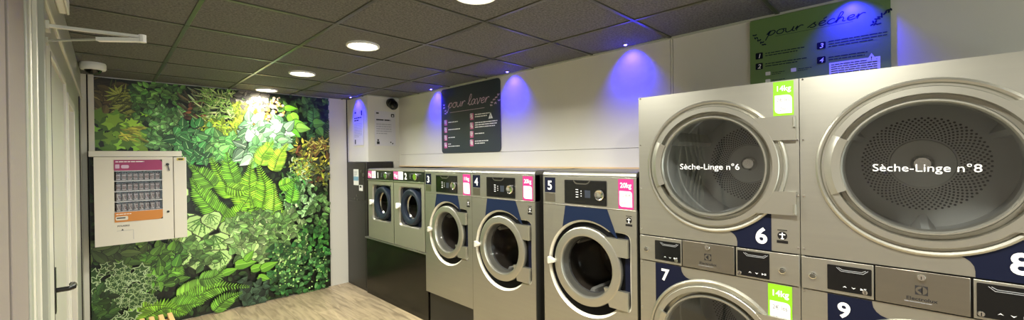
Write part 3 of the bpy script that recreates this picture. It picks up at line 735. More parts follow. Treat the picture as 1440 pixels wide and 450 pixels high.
    b = MB(); b.lathe([(ri-.002, .004), (ri-.02, .03), (ri-.05, .10), (ri-.075, .125), (.0002, .135)], cx, dz, 'bowl_glass', 64); b.build('glass_bowl', door)
    b = MB(); b.lathe([(ri-.004, .045), (ri-.006, .075), (.245*s, .085), (.25*s, .55), (.0002, .56)], cx, dz, 'drum_dark', 64)
    b.lathe([(ri-.004, .045), (ri-.018, .058), (ri-.006, .07)], cx, dz, 'rubber', 64)
    for a in (80, 200, 320): b.prism([(cx+.03*math.cos(R(a-90)), dz+.03*math.sin(R(a-90))), (cx+.21*s*math.cos(R(a)-.1), dz+.21*s*math.sin(R(a)-.1)), (cx+.21*s*math.cos(R(a)+.1), dz+.21*s*math.sin(R(a)+.1)), (cx+.03*math.cos(R(a+90)), dz+.03*math.sin(R(a+90)))], .54, .558, 'steel_dark')
    for a in (20, 140, 260):
        ca, sa = math.cos(R(a)), math.sin(R(a)); tx, tz = -sa, ca; v = []
        for y in (.12, .5):
            for (rr_, t) in ((.25*s, -.04), (.18*s, -.012), (.18*s, .012), (.25*s, .04)): v.append((cx+ca*rr_+tx*t, y, dz+sa*rr_+tz*t))
        b.add(v, [(0, 1, 5, 4), (1, 2, 6, 5), (2, 3, 7, 6), (0, 3, 2, 1)], 'drum_steel')
    b.build('drum', root)
    # controls
    b = MB(); b.prism(rrect(.188, .507, 1.270, 1.425, .004, 2), -.004, .0, 'black'); b.prism(rrect(.196, .499, 1.278, 1.417, .004, 2), -.006, -.003, 'black_gloss')
    b.ribbon([(.262, 1.423), (.275, 1.408), (.29, 1.402), (.36, 1.402), (.376, 1.408), (.39, 1.423)], .008, -.0068, 'steel_dark')
    for i in range(4):
        b.poly([(.280, 1.362-i*.016), (.300, 1.362-i*.016), (.300, 1.366-i*.016), (.280, 1.366-i*.016)], -.0065, 'white_ink')
        if i < 3: b.disc(.322, 1.356-i*.016, .0035, -.0065, 'white_ink', 10)
    b.poly([(.350, 1.315), (.392, 1.315), (.392, 1.362), (.350, 1.362)], -.0065, 'slate_board')
    disp = b.build('display', root, smooth=False)
    b = MB(); b.lathe([(.034, -.005), (.034, -.020), (.029, -.024), (.022, -.020), (.0002, -.019)], .463, 1.338, 'chrome', 36); b.build('dial', disp)
    number(root, num, .061, 1.385, .062, -.001, (.016, .108, 1.335, 1.437))
    b = MB(); b.prism([(.018, 1.272), (.106, 1.272), (.106, 1.332), (.018, 1.332)], -.003, .0, 'steel_panel'); b.build('cover_plate', root, bevel=.001)
    if tagtxt: sticker_price('', root, .586, .684, 1.264, 1.440, -.0012, 'pink', tagtxt[0], tagtxt[1], .030, .022)
    pictogram(root, .652, 1.196, .72, -.0005)
    b = MB(); b.box(.02, W-.02, .03, .72, 0, zb, 'black'); b.build('plinth', root)
    return root
washer_large(1.828, 'large steel washing machine number 5, next to the tumble dryers', '5', ('20kg', ['12,80€', '~']), 1., .862, .14)
washer_large(2.608, 'large steel washing machine number 4 with a pink 20kg label', '4', ('20kg', ['12,80€', '~']), 1., .862, .14)
washer_large(3.310, 'medium steel washing machine number 3 standing on a black plinth', '3', ('11kg', ['~', '~']), .93, .905, .313)

# ------------------------------------------------------------------ small washers on the black plinth
def washer_small(yl, label, num):
    W = .583; root = thing('washing_machine', label, 'washing machine', (D, yl, .672), -PI/2, 'small washing machines on the tall black plinth')
    O = -.672
    def Z(z): return z+O
    def bx(bb, x0, x1, y0, y1, z0, z1, m): bb.box(x0, x1, y0, y1, Z(z0), Z(z1), m)
    b = MB()
    for q in ((0, .006, .004, .58, .672, 1.45), (W-.006, W, .004, .58, .672, 1.45), (.006, W-.006, .02, .58, .672, .678), (.006, W-.006, .05, .58, 1.44, 1.45), (.006, W-.006, .574, .58, .678, 1.44)): bx(b, *q, 'steel_olive'); b.build('cabinet', root, bevel=.002)
    b = MB(); pr = [(-.004, Z(1.452)), (-.004, Z(1.462)), (.004, Z(1.470)), (.02, Z(1.474)), (.40, Z(1.474)), (.40, Z(1.452))]; k = len(pr)
    b.add([(x, y, z) for x in (0, W) for y, z in pr], [(i, (i+1) % k, (i+1) % k+k, i+k) for i in range(k)]+[list(range(k)), list(range(2*k-1, k-1, -1))], 'steel_olive'); b.build('top_lid', root)
    b = MB(); bx(b, 0, W, -.004, .05, 1.352, 1.450, 'black'); bx(b, 0, W, -.010, .01, 1.340, 1.352, 'steel_ring')
    cp = b.build('control_panel', root, bevel=.001)
    b = MB(); b.poly([(.004, Z(1.366)), (.096, Z(1.366)), (.096, Z(1.448)), (.004, Z(1.448))], -.005, 'pink_soft'); b.poly([(.1, Z(1.366)), (.196, Z(1.366)), (.196, Z(1.448)), (.1, Z(1.448))], -.005, 'white_ink')
    b.text('9kg', .05, Z(1.407), .036, -.0056, 'white_ink', bold=.04); b.words(.115, Z(1.41), .06, .004, -.0056, 'grey_ink', 3, .01, 4); b.build('price_label', cp, smooth=False)
    b = MB(); b.text(num, .248, Z(1.404), .064, -.0055, 'white_ink', bold=.04); b.build('number_label', cp, smooth=False)
    b = MB(); b.lathe([(.036, -.004), (.036, -.018), (.03, -.022), (.0002, -.022)], .44, Z(1.402), 'chrome', 32); b.build('dial', cp)
    b = MB()
    for i in range(4): b.poly([(.32, Z(1.385+i*.013)), (.345, Z(1.385+i*.013)), (.345, Z(1.388+i*.013)), (.32, Z(1.388+i*.013))], -.0055, 'grey_ink')
    b.ribbon([(.36, Z(1.43)), (.54, Z(1.43))], .003, -.0055, 'grey_ink'); b.build('programme_marks', cp, smooth=False)
    cx, cz = .315, Z(1.092); X, Zt = .215, .205
    def fr(a):
        ca, sa = math.cos(a), math.sin(a); q = 10; return (abs(ca/X)**q+abs(sa/Zt)**q)**(-1/q)
    b = MB(); b.holed((0, W, Z(.678), Z(1.338)), fr, cx, cz, -.002, .05, 'steel_olive', 'steel_ring', .014, 128); b.build('front_panel', root)
    b = MB(); b.holed((cx-X, cx+X, cz-Zt, cz+Zt), lambda a: .145, cx, cz, .040, .012, 'navy_deep', 'navy_deep', .003, 64); b.build('door_recess', root)
    b = MB(); b.lathe([(.183, .04), (.186, .02), (.180, .0), (.165, -.008), (.145, -.006), (.124, .008), (.120, .03)], cx, cz, 'blue_ring', 64)
    door = b.build('door', root)
    b = MB(); b.lathe([(.130, .012), (.105, .07), (.0002, .09)], cx, cz, 'bowl_glass', 48); b.build('glass_bowl', door)
    b = MB(); b.prism([(.078, cz+.03), (.078, cz-.03), (.10, cz-.03), (.145, cz-.012), (.145, cz+.01), (.10, cz+.03)], -.03, .03, 'white'); b.build('door_latch', door, bevel=.004)
    b = MB(); b.lathe([(.128, .045), (.135, .05), (.2, .07), (.2, .38), (.0002, .39)], cx, cz, 'drum_dark', 48)
    b.lathe([(.128, .045), (.118, .055), (.128, .06)], cx, cz, 'chrome', 48)
    for a in (60, 180, 300):
        ca, sa = math.cos(R(a)), math.sin(R(a)); b.tube([(cx+.175*ca, .1, cz+.175*sa), (cx+.175*ca, .36, cz+.175*sa)], .022, 'chrome', 8)
    b.build('drum', root)
    b = MB(); b.disc(.52, Z(1.29), .009, -.003, 'black', 12); b.poly([(.512, Z(1.262)), (.528, Z(1.262)), (.528, Z(1.27)), (.512, Z(1.27))], -.003, 'black'); b.build('warning_pictogram', root, smooth=False)
    return root
washer_small(3.900, 'small steel washing machine number 2, beside number 3', '2')
washer_small(4.492, 'small steel washing machine number 1, in the corner by the black cabinet', '1')
# black plinth that carries the small washers
pl = thing('machine_plinth', 'tall glossy black plinth under washing machines 1 and 2', 'plinth', (D, 4.60, 0), -PI/2)
b = MB(); b.box(0, 1.288, .02, .58, 0, .655, 'plinth_black'); b.build('body', pl, bevel=.003)
b = MB(); b.box(0, 1.288, .0, .60, .656, .671, 'steel'); b.build('top_edge', pl, bevel=.002)

# black cabinet against the column
ca_ = thing('payment_cabinet', 'black metal cabinet with stickers at the foot of the white column', 'cabinet', (2.185, 5.15, 0), -PI/2)
b = MB(); b.box(0, .545, .0, .345, 0, 1.548, 'cabinet_black'); b.build('body', ca_, bevel=.003)
b = MB(); b.box(.03, .50, -.006, .004, 1.09, 1.535, 'cabinet_black'); b.box(.03, .50, -.003, .004, .04, 1.06, 'cabinet_black'); b.build('door', ca_, bevel=.002)
def cabp(px, py): p = at(px, py, 0, 2.178); return 5.15-p.y, p.z
b = MB(); (x0, z0), (x1, z1) = cabp(497.5, 260), cabp(504, 238); b.prism([(x0, z0), (x1, z0), (x1, z1), (x0, z1)], -.0085, -.006, 'white'); zz = z0+(z1-z0)*.28; b.poly([(x0, zz), (x1, zz), (x1, zz+.05), (x0, zz+.05)], -.009, 'sticker_blue'); b.words(x0+.01, z1-.03, (x1-x0)*.7, .006, -.009, 'grey_ink', 5, .014, 8); b.build('notice_sticker', ca_, smooth=False)
b = MB(); (x0, z0), (x1, z1) = cabp(505.5, 268), cabp(510, 260.5); b.prism([(x0, z0), (x1, z0), (x1, z1), (x0, z1)], -.012, -.006, 'white'); b.poly([(x0+.02, z0+(z1-z0)*.55), (x1-.02, z0+(z1-z0)*.55), (x1-.02, z1-.008), (x0+.02, z1-.008)], -.0126, 'black'); b.build('card_reader', ca_, smooth=False)
for (px, py, r) in ((508, 241, .02), (511, 246, .024), (511, 252, .012), (502, 275, .013), (499, 279, .011), (503, 281, .011)):
    x, z = cabp(px, py); b = MB(); b.knob(x, z, r, -.006, -.012, 'steel_dark', 16); b.build('button', ca_)

# ------------------------------------------------------------------ boards on the right wall
def wl(px, py, yl, xp=XR-.012):
    p = at(px, py, 0, xp); return yl-p.y, p.z
def spline(P, n=6):
    P = [Vector(p) for p in P]; out = []; k = len(P)-1
    for i in range(k):
        p0 = P[max(i-1, 0)]; p1 = P[i]; p2 = P[i+1]; p3 = P[min(i+2, k)]
        for j in range(n):
            u = j/n; out.append(.5*((2*p1)+(p2-p0)*u+(2*p0-5*p1+4*p2-p3)*u*u+(3*p1-p0-3*p2+p3)*u**3))
    return out+[P[-1]]
GLY = {'p': ([[(0, .3), (.3, 1), (.05, -1)], [(.12, .2), (.3, .85), (.6, 1), (.78, .6), (.55, .1), (.25, .05)]], .85),
 'o': ([[(.55, .95), (.25, .9), (.1, .5), (.25, .05), (.6, .05), (.75, .5), (.6, .95), (.9, .85)]], .85),
 'u': ([[(.05, .95), (.1, .3), (.3, 0), (.6, .25), (.75, 1), (.72, .2), (.95, .05)]], .9),
 'r': ([[(.05, .3), (.2, .95), (.18, 0)], [(.18, .3), (.3, .7), (.5, .98), (.72, .85)]], .7),
 'l': ([[(0, .2), (.4, 1.2), (.45, 1.9), (.25, 2), (.15, 1.2), (.2, .3), (.4, 0), (.6, .15)]], .55),
 'a': ([[(.7, .85), (.4, 1), (.12, .6), (.2, .08), (.5, .1), (.72, .9), (.72, .2), (.9, .05)]], .88),
 'v': ([[(.0, .9), (.18, .95), (.3, .1), (.4, .0), (.65, .7), (.62, 1), (.85, .9)]], .8),
 'e': ([[(.1, .4), (.5, .55), (.6, .85), (.4, 1), (.15, .7), (.15, .25), (.4, 0), (.75, .2)]], .72),
 'é': ([[(.1, .4), (.5, .55), (.6, .85), (.4, 1), (.15, .7), (.15, .25), (.4, 0), (.75, .2)], [(.38, 1.3), (.62, 1.65)]], .72),
 's': ([[(-.1, .1), (.45, 1), (.4, .7), (.6, .3), (.4, 0), (.1, .1)]], .72),
 'c': ([[(.65, .8), (.45, 1), (.15, .65), (.15, .2), (.4, 0), (.75, .2)]], .72),
 'h': ([[(0, .2), (.4, 1.3), (.45, 1.9), (.28, 2), (.18, 1.2), (.12, 0), (.25, .6), (.5, .95), (.64, .6), (.62, .15), (.85, .05)]], .85), ' ': ([], .55)}
def script(b, t, x0, x1, z, h, y, m, w):
    tot = sum(GLY[c][1] for c in t); sx = (x1-x0)/tot; u = 0
    for c in t:
        for st in GLY[c][0]: b.ribbon([(x0+(p.x+u)*sx+p.y*h*.28, z+p.y*h) for p in spline(st)], w, y, m)
        u += GLY[c][1]
def sprig(b, pts, y, m, rg, s=1.):
    for (x, z) in pts:
        for k in range(2):
            a = rg.uniform(0, PI); L = .012*s
            b.poly([(x+L*math.cos(a)*math.cos(t)-L*.5*math.sin(a)*math.sin(t)+k*.016*s, z+L*math.sin(a)*math.cos(t)+L*.5*math.cos(a)*math.sin(t)) for t in [2*PI*j/9 for j in range(9)]], y, m)
# dark washing board
YL = 3.685; rg = random.Random(4)
bo = thing('instruction_board', 'dark slate board headed pour laver with pink numbered steps, above the washers', 'sign', (XR-.003, YL, 0), -PI/2, 'instruction boards on the white wall')
bw = YL-2.745
b = MB(); b.prism(rrect(0, bw, 1.571+.066, 1.571+.762, .035, 6), -.009, 0, 'slate_board'); b.build('board', bo)
b = MB(); script(b, 'pour laver', .12, .78, 1.571+.55, .052, -.0102, 'mauve_ink', .0085)
b.ribbon([(.16, 1.571+.50), (.72, 1.571+.50)], .004, -.0102, 'mauve_ink'); b.build('heading', bo, smooth=False)
for (py, n, r) in ((172.8, '1', 1), (183, '2', 1), (194, '3', 1), (204.5, '4', 2)):
    x, z = wl(627, py, YL); b = MB(); b.poly(rrect(x-.028, x+.028, z-.031, z+.031, .008, 3), -.0102, 'pink_soft'); b.poly(rrect(x-.028, x+.010, z-.012, z+.031, .006, 3), -.0104, 'mauve_ink'); b.text(n, x+.004, z-.002, .038, -.0108, 'white_ink', bold=.02)
    b.words(x+.045, z-.004 if r == 1 else z+.008, (.26, .22, .17, .07)[int(n)-1], .009, -.0102, 'white_ink', 1, seed=int(n)); 
    if n == '4': b.words(x+.045, z-.016, .26, .008, -.0102, 'white_ink', 1, seed=9)
    b.build('numbered_step', bo, smooth=False)
for (py, n, r, ln) in ((164, '5', 2, .22), (177, '6', 3, .33), (189, '7', 1, .17), (201, '8', 2, .2)):
    x, z = wl(663.5, py, YL); b = MB(); b.poly(rrect(x-.028, x+.028, z-.034, z+.034, .008, 3), -.0102, 'pink_soft'); b.poly(rrect(x-.028, x+.010, z-.012, z+.034, .006, 3), -.0104, 'mauve_ink'); b.text(n, x+.004, z-.002, .040, -.0108, 'white_ink', bold=.02)
    b.words(x+.05, z+(r-1)*.011, ln, .009, -.0102, 'white_ink', r, .022, 20+int(n)); b.build('numbered_step', bo, smooth=False)
x, z = wl(690, 162.5, YL); b = MB(); b.poly([(x-.032, z-.028), (x+.032, z-.028), (x, z+.034)], -.0102, 'white_ink'); b.text('!', x, z-.004, .026, -.0108, 'dark_ink', bold=.03); b.build('warning_sign', bo, smooth=False)
b = MB(); sprig(b, [wl(620+q[0], q[1], YL) for q in ((4, 152), (6, 156), (8, 158), (6, 160), (4, 148))], -.0102, 'mauve_ink', rg); b.build('leaf_sprig', bo, smooth=False); b = MB(); sprig(b, [wl(*q, YL) for q in ((700, 133), (697, 137), (694, 140), (691, 144), (701, 141), (696, 145), (690, 148))], -.0102, 'mauve_ink', rg); b.build('leaf_sprig', bo, smooth=False)
# green drying board
YL = .656
bo = thing('instruction_board', 'olive green board headed pour sécher, above the tumble dryers', 'sign', (XR-.003, YL, 0), -PI/2, 'instruction boards on the white wall')
bw = YL-.066
b = MB(); b.prism(rrect(0, bw, ZD+.01, CEIL-.014, .012, 4), -.009, 0, 'green_board'); b.build('board', bo)
b = MB(); x0, z0 = wl(1079, 45, YL); x1, z1 = wl(1217, 20, YL); script(b, 'pour sécher', x0-.005, x1-.005, (z0+z1)/2-.018, .024, -.0102, 'navy', .0048)
p, q = wl(1090, 51, YL), wl(1200, 33, YL); b.ribbon([p, (q[0], p[1])], .0015, -.0102, 'navy'); b.build('heading', bo, smooth=False)
for (px, py, n, r, ln) in ((1067.7, 78.8, '1', 2, .18), (1067.7, 93.4, '2', 2, .19), (1155, 64.2, '3', 3, .22), (1155, 84.5, '4', 2, .15)):
    x, z = wl(px, py, YL); b = MB(); b.poly(rrect(x-.018, x+.018, z-.018, z+.018, .005, 3), -.0102, 'navy_deep'); b.text(n, x, z, .024, -.0108, 'white_ink', bold=.02, shear=.2)
    b.words(x+.03, z+.006*(r-1), ln, .0045, -.0102, 'navy', r, .013, 30+int(n)); b.build('numbered_step', bo, smooth=False)
for (px, py) in ((1080, 103.5), (1116, 98.3), (1080, 114)):
    x, z = wl(px, py, YL); b = MB(); b.poly(rrect(x-.012, x+.012, z-.010, z+.010, .003, 2), -.0102, 'white'); b.words(x+.02, z, .06, .003, -.0102, 'navy', 2, .009, 44); b.build('small_icon', bo, smooth=False)
x0, z0 = wl(1166, 92, YL); x1, z1 = wl(1238, 80.5, YL)
b = MB(); b.poly([(x0, ZD+.02), (x1, ZD+.02), (x1, z0+.012), (x0, z0+.012)], -.0102, 'white'); b.words(x0+.008, z0-.002, (x1-x0)*.9, .004, -.0108, 'navy', 7, .011, 51); b.build('notice_box', bo, smooth=False)
x, z = wl(1225.6, 81, YL); b = MB(); b.poly([(x-.022, z-.018), (x+.022, z-.018), (x, z+.022)], -.0112, 'white'); b.text('!', x, z-.003, .018, -.0118, 'dark_ink', bold=.03); b.build('warning_sign', bo, smooth=False)
b = MB(); sprig(b, [wl(*q, YL) for q in ((1060, 50), (1062, 54), (1066, 57), (1070, 60), (1073, 63))], -.0102, 'navy', rg, .62); b.build('leaf_sprig', bo, smooth=False); b = MB(); sprig(b, [wl(*q, YL) for q in ((1240, 20), (1236, 24), (1232, 27), (1246, 17), (1228, 31), (1226, 35), (1233, 34), (1249, 14))], -.0102, 'navy', rg, .62); b.build('leaf_sprig', bo, smooth=False)
# posters on the column
po = thing('wall_poster', 'narrow white notice on the blue lit side of the white column', 'poster', (2.214, 5.01, 0), -PI/2, 'notices on the white column')
b = MB(); b.prism([(0, 1.571+.185), (.285, 1.571+.185), (.285, 1.571+.63), (0, 1.571+.63)], -.003, 0, 'poster_paper'); b.build('sheet', po, smooth=False)
b = MB(); b.words(.04, 2.155, .07, .02, -.0036, 'dark_ink', 1, seed=3); b.poly([(.22, 2.12), (.25, 2.12), (.25, 2.18), (.22, 2.18)], -.0036, 'dark_ink'); b.words(.03, 2.09, .2, .014, -.0036, 'dark_ink', 2, .03, 4); b.words(.03, 2.02, .21, .006, -.0036, 'grey_ink', 9, .02, 5); b.poly([(.04, 1.775), (.07, 1.775), (.07, 1.83), (.04, 1.83)], -.0036, 'dark_ink'); b.build('print', po, smooth=False)
po = thing('wall_poster', 'grey notice with a bold heading on the camera-facing side of the white column', 'poster', (2.300, 4.618, 0), 0, 'notices on the white column')
b = MB(); b.prism([(0, 1.571+.175), (.277, 1.571+.175), (.277, 1.571+.600), (0, 1.571+.600)], -.003, 0, 'poster_paper'); b.build('sheet', po, smooth=False)
b = MB(); b.words(.02, 2.135, .05, .018, -.0036, 'dark_ink', 1, seed=3); b.poly(rrect(.215, .262, 2.105, 2.145, .008, 3), -.0036, 'dark_ink'); b.poly(rrect(.228, .25, 2.112, 2.13, .004, 3), -.004, 'poster_paper'); b.words(.02, 2.055, .22, .016, -.0036, 'dark_ink', 1, seed=6)
b.words(.02, 2.005, .20, .009, -.0036, 'grey_ink', 5, .028, 7); b.poly(rrect(.025, .06, 1.765, 1.80, .004, 3), -.0036, 'dark_ink'); b.disc(.042, 1.815, .012, -.0036, 'dark_ink', 14); b.disc(.21, 1.79, .009, -.0036, 'dark_ink', 10); b.disc(.235, 1.775, .009, -.0036, 'dark_ink', 10); b.build('print', po, smooth=False)

# ------------------------------------------------------------------ dispenser on the print wall
DY = 4.93
di = thing('vending_dispenser', 'white wall dispenser with a small glazed window of packets, on the plant print', 'dispenser', (-.072, DY, 0))
z0, z1, W = 1.571-.712, 1.571+.056, .615
wx0, wx1, wz0, wz1 = .122, .440, 1.571-.515, 1.571+.030
b = MB()
dp = YB-DY-.03
b.box(0, wx0, 0, dp, z0, z1, 'box_cream'); b.box(wx1, .517, 0, dp, z0, z1, 'box_cream'); b.box(wx0, wx1, 0, dp, z0, wz0, 'box_cream'); b.box(wx0, wx1, 0, dp, wz1, z1, 'box_cream'); b.box(wx0, wx1, dp-.02, dp, wz0, wz1, 'dark_gap'); b.build('body', di)
b = MB(); b.box(.521, W, -.006, dp, z0, z1-.004, 'box_cream'); b.build('coin_column', di, bevel=.003)
b = MB(); b.prism([(.545, 1.571+.020), (.60, 1.571+.020), (.60, 1.571+.045), (.545, 1.571+.045)], -.008, -.006, 'yellow_tag'); b.prism([(.556, 1.571+.026), (.59, 1.571+.026), (.59, 1.571+.039), (.556, 1.571+.039)], -.0095, -.008, 'dark_ink'); b.build('lock_plate', di)
b = MB(); zc = wz1-.095; b.prism(rrect(wx0, wx1, zc, wz1, .03, 5, (0, 0, 1, 0)), -.004, 0, 'purple'); b.words(wx0+.01, wz1-.02, .27, .007, -.0045, 'white_ink', 1, seed=4); b.poly(rrect(wx0+.008, wx0+.035, zc+.02, zc+.055, .004, 2), -.0045, 'mauve_ink'); b.poly(rrect(wx0+.045, wx0+.095, zc+.02, zc+.05, .01, 3), -.0045, 'mauve_ink'); b.build('header_label', di, smooth=False)
b = MB(); zc = wz0+.085; b.prism(rrect(wx0, wx1, wz0, zc, .03, 5, (0, 1, 0, 0)), -.004, 0, 'orange'); b.words(wx0+.01, zc-.02, .14, .006, -.0045, 'white_ink', 1, seed=4); b.poly(rrect(wx0+.006, wx0+.085, wz0+.015, wz0+.05, .01, 3), -.0045, 'box_cream'); b.words(wx0+.012, wz0+.03, .06, .01, -.005, 'dark_ink', 1, seed=2); b.build('footer_label', di, smooth=False)
gz0, gz1 = wz0+.087, wz1-.097
b = MB()
for k in range(5): zq = gz0+(gz1-gz0)*k/4; b.box(wx0, wx1, .006, .12, zq-.004, zq+.003, 'wire')
b.build('shelf_rack', di)
b = MB(); b.box(wx0, wx1, .0005, .003, gz0, gz1, 'clear_pane'); b.build('window_pane', di)
b = MB(); fx, fz = .135, z0+.035; b.ribbon([(fx, fz+.085), (fx+.105, fz+.085), (fx+.105, fz)], .003, -.0008, 'grey_ink'); b.text('POUSSEZ', wx0+.055, wz0-.035, .014, -.0012, 'dark_ink', bold=.02); b.poly([(wx0+.04, wz0-.075), (wx0+.056, wz0-.075), (wx0+.048, wz0-.06)], -.0012, 'dark_ink'); b.box(fx, fx+.103, -.0005, .002, fz, fz+.083, 'box_cream'); b.build('delivery_flap', di, smooth=False)
b = MB(); b.knob(.478, wz1-.045, .012, 0, -.014, 'black', 16); b.bar((.478, -.01, wz1-.04), (.49, -.01, wz1-.105), .006, .006, 'black'); b.build('lock', di); b = MB(); b.knob(.478, wz0+.06, .010, 0, -.008, 'black', 16); b.build('lock', di)
rows = ['bottom', 'second lowest', 'second highest', 'top']; pk = {}
for k in range(4):
    zq = gz0+(gz1-gz0)*k/4+.0042; n = 8
    for i in range(n):
        x = -.072+wx0+.012+(wx1-wx0-.02)*(i+.0)/n
        if (k > 1) not in pk:
            b = MB(); hh = .06 if k > 1 else .066
            b.box(0, .028, 0, .05, 0, hh, 'packet'); b.box(.001, .027, -.0015, 0, hh-.016, hh-.012, 'wire'); b.box(.001, .027, -.0015, 0, .008, .012, 'wire')
            if k < 2: b.bar((.002, -.004, hh*.1), (.026, -.004, hh*.9) if False else (.020, -.004, hh*.1), .003, .003, 'wire'); b.tube([(.004, -.003, hh*.95), (.014, -.004, hh*.3), (.024, -.003, hh*.05)], .003, 'wire', 6)
            o = b.build('packet', None, bevel=.002); pk[k > 1] = o
        else:
            o = pk[k > 1].copy(); COL.objects.link(o)
        o.location = (x, DY+.03, zq); tag(o, 'small dark packet on the %s shelf behind the dispenser window' % rows[k], 'packet', 'packets on the %s shelf of the dispenser' % rows[k])
# cable trunking down the left and across the top of the dispenser
b = MB(); b.box(XL+.037, -.066, YB-.07, YB-.031, z1+.004, CEIL-.001, 'trunking'); b.box(XL+.037, .515, YB-.20, YB-.031, z1+.003, z1+.053, 'trunking')
tag(b.build('cable_trunking', bevel=.003), 'white cable trunking running down beside the print and over the dispenser', 'trunking')

# ------------------------------------------------------------------ slatted bench
be = thing('slatted_bench', 'low pine slatted bench by the facade, at the bottom edge of the view', 'bench', (-.10, 3.20, 0))
b = MB()
for i in range(9):
    x = .018+i*.0505; b.box(x-.014, x+.014, 0, .74, .43, .452, 'pine')
for y in (.06, .34, .62): b.box(.0, .44, y, y+.05, .408, .43, 'pine')
b.build('seat', be, bevel=.002)
for (x, y) in ((.0, .02), (.40, .02), (.0, .68), (.40, .68)):
    b = MB(); b.box(x, x+.04, y, y+.04, 0, .408, 'pine'); b.build('leg', be, bevel=.002)

# ------------------------------------------------------------------ ceiling fittings
def lamp(name, kind, loc, **k):
    l = bpy.data.lights.new(name, kind)
    for a, v in k.items(): setattr(l, a, v)
    o = bpy.data.objects.new(name, l); COL.objects.link(o); o.location = loc; return o
LW = (1.0, .98, .88)
DLAB = ['round white downlight nearest the camera, cut by the top of the view', 'round white downlight, second from the camera', 'round white downlight, third from the camera', 'round white downlight nearest the plant print']
for i, y in enumerate((-1.0, .24, 1.46, 2.64, 3.84, 4.97)):
    if i > 1:
        t = thing('ceiling_downlight', DLAB[i-2], 'ceiling light', (1.24, y, CEIL-.006), 0, 'round downlights in a row along the ceiling')
    else:
        t = thing('ceiling_downlight', 'unseen round white downlight added behind the camera to light the dryers', 'ceiling light', (1.24, y, CEIL-.006), 0, 'round downlights in a row along the ceiling')  # unseen lights added, continuing the row to light the dryers
    b = MB(); n = 48; pr = [(.108, .004), (.108, -.006), (.100, -.010), (.092, -.004), (.090, .002)]
    v = [(r*math.cos(2*PI*k/n), r*math.sin(2*PI*k/n), z) for k in range(n) for r, z in pr]; p = len(pr)
    b.add(v, [(k*p+q, ((k+1) % n)*p+q, ((k+1) % n)*p+q+1, k*p+q+1) for k in range(n) for q in range(p-1)], 'white'); b.build('trim_ring', t)
    b = MB(); b.add([(.091*math.cos(-2*PI*k/n), .091*math.sin(-2*PI*k/n), -.003) for k in range(n)], [list(range(n))], 'lens_warm'); b.build('lens', t)
    a = lamp('downlight_lamp', 'AREA', (1.24, y, CEIL-.02), shape='DISK', size=.18, energy=(33, 36, 31, 32, 32, 9)[i], color=LW, spread=R(155))
BLAB = ['blue ceiling spotlight above the green board', 'blue ceiling spotlight above washing machine 5', 'blue ceiling spotlight at the right corner of the slate board', 'blue ceiling spotlight at the left corner of the slate board']
for i, (x, y) in enumerate(((2.54, .21), (2.54, 1.40), (2.54, 2.565), (2.54, 3.765), (2.125, 4.88))):
    lab = BLAB[i] if i < 4 else 'blue ceiling spotlight in front of the white column'
    t = thing('blue_spotlight', lab, 'ceiling light', (x, y, CEIL), 0, 'small blue spotlights along the right wall')
    n = 24
    def ring(pr, m, name):
        b = MB(); v = [(r*math.cos(2*PI*k/n), r*math.sin(2*PI*k/n), z) for k in range(n) for r, z in pr]; p = len(pr)
        b.add(v, [(k*p+q, ((k+1) % n)*p+q, ((k+1) % n)*p+q+1, k*p+q+1) for k in range(n) for q in range(p-1)], m); b.build(name, t)
    ring([(.022, .0), (.020, -.006), (.012, -.009), (.011, -.004)], 'steel_dark', 'bezel'); ring([(.013, -.006), (.008, -.013), (.0003, -.015)], 'lens_blue', 'lens')
    tgt = Vector((2.63, y, CEIL-.15)) if i < 4 else Vector((2.215, y-.02, CEIL-.15)); src = Vector((x, y, CEIL-.025))
    s = lamp('blue_lamp', 'SPOT', src, energy=34, color=(.012, .006, 1.), spot_size=R(104), spot_blend=1., shadow_soft_size=.012)
    s.rotation_euler = (tgt-src).to_track_quat('-Z', 'Y').to_euler()

# dome camera high on the facade and black camera in the far corner
dc = thing('dome_camera', 'white dome security camera under the ceiling at the left of the plant print', 'security camera', (-.060, 4.52, CEIL))
b = MB(); n = 36
def zr(b, pr, m, cx=0, cy=0, n=36):
    v = [(cx+r*math.cos(2*PI*k/n), cy+r*math.sin(2*PI*k/n), z) for k in range(n) for r, z in pr]; p = len(pr)
    b.add(v, [(k*p+q, ((k+1) % n)*p+q, ((k+1) % n)*p+q+1, k*p+q+1) for k in range(n) for q in range(p-1)], m)
zr(b, [(.070, 0), (.074, -.01), (.074, -.045), (.068, -.055), (.05, -.056), (.0003, -.056)], 'white'); b.build('housing', dc)
b = MB(); zr(b, [(.05, -.056)]+[(.048*math.cos(R(q)), -.056-.034*math.sin(R(q))) for q in (10, 30, 50, 70, 89)], 'black_gloss'); b.build('dome', dc)
p = at(556, 146, 1, 4.50)
tc_ = thing('turret_camera', 'black ball security camera in the corner above the right hand notice', 'security camera', (p.x, 4.53, p.z))
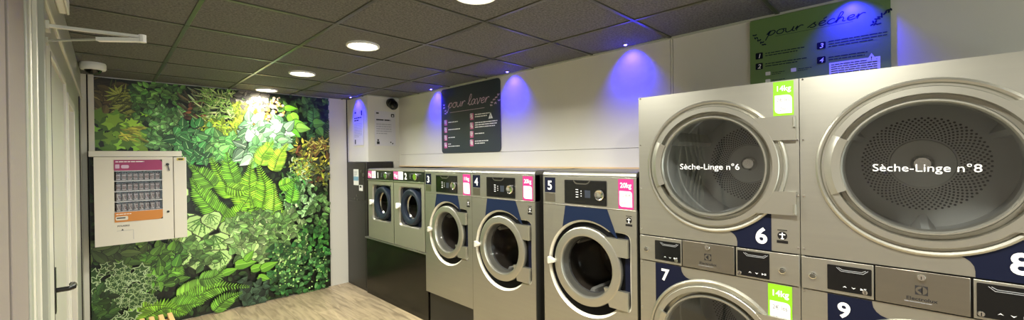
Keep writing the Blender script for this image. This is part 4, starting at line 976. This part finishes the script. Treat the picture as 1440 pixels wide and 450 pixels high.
b = MB(); cc = Vector((-.01, 0, -.015)); prof = [(.058*math.sin(R(q)), .058*math.cos(R(q))) for q in range(0, 181, 15)]
v = [(cc.x+max(r, .0002)*math.cos(2*PI*k/28), cc.y+max(r, .0002)*math.sin(2*PI*k/28), cc.z+z) for k in range(28) for r, z in prof]; q_ = len(prof)
b.add(v, [(k*q_+j, ((k+1) % 28)*q_+j, ((k+1) % 28)*q_+j+1, k*q_+j+1) for k in range(28) for j in range(q_-1)], 'black_gloss'); ball = b.build('camera_ball', tc_)
b = MB(); b.lathe([(.056, .05), (.06, .087)], .0, .02, 'black', 28); b.tube([(0, .0, .0), (.0, .087, .03)], .022, 'black'); b.lathe([(.055, .07), (.055, .088), (.0002, .088)], .012, .025, 'black', 28); b.build('mount', tc_)
b = MB(); b.lathe([(.022, -.053), (.018, -.058), (.0002, -.058)], -.02, -.025, 'black', 20); b.build('lens', ball)
# white box high on the facade
ex = thing('emergency_light', 'white box light high on the facade, at the top left edge of the view', 'light fitting', (XL, 2.2, 1.571+.683))
b = MB(); b.box(-.003, .024, .0, .54, .0, .085, 'white'); b.build('housing', ex, bevel=.006)
b = MB(); b.box(.024, .032, .02, .53, -.004, .06, 'white'); b.build('diffuser', ex, bevel=.003)

# ------------------------------------------------------------------ world and view
w_ = bpy.data.worlds.new('world'); SC.world = w_; w_.use_nodes = True
w_.node_tree.nodes['Background'].inputs[0].default_value = (.9, .95, 1, 1); w_.node_tree.nodes['Background'].inputs[1].default_value = 6.0
po_ = lamp('added_window_portal', 'AREA', (1.25, YF-.12, 1.22), shape='RECTANGLE', size=2.3, size_y=1.95); po_.rotation_euler = (PI/2, 0, 0); po_.data.cycles.is_portal = True  # sky portal for the added window
SC.view_settings.view_transform = 'Standard'; SC.view_settings.look = 'None'; SC.view_settings.gamma = 1; SC.view_settings.use_curve_mapping = False
SC.view_settings.exposure = .1
SC.cycles.max_bounces = 8; SC.cycles.diffuse_bounces = 5; SC.cycles.glossy_bounces = 4; SC.cycles.transparent_max_bounces = 10
SC.cycles.use_denoising = True; SC.cycles.sample_clamp_indirect = 6
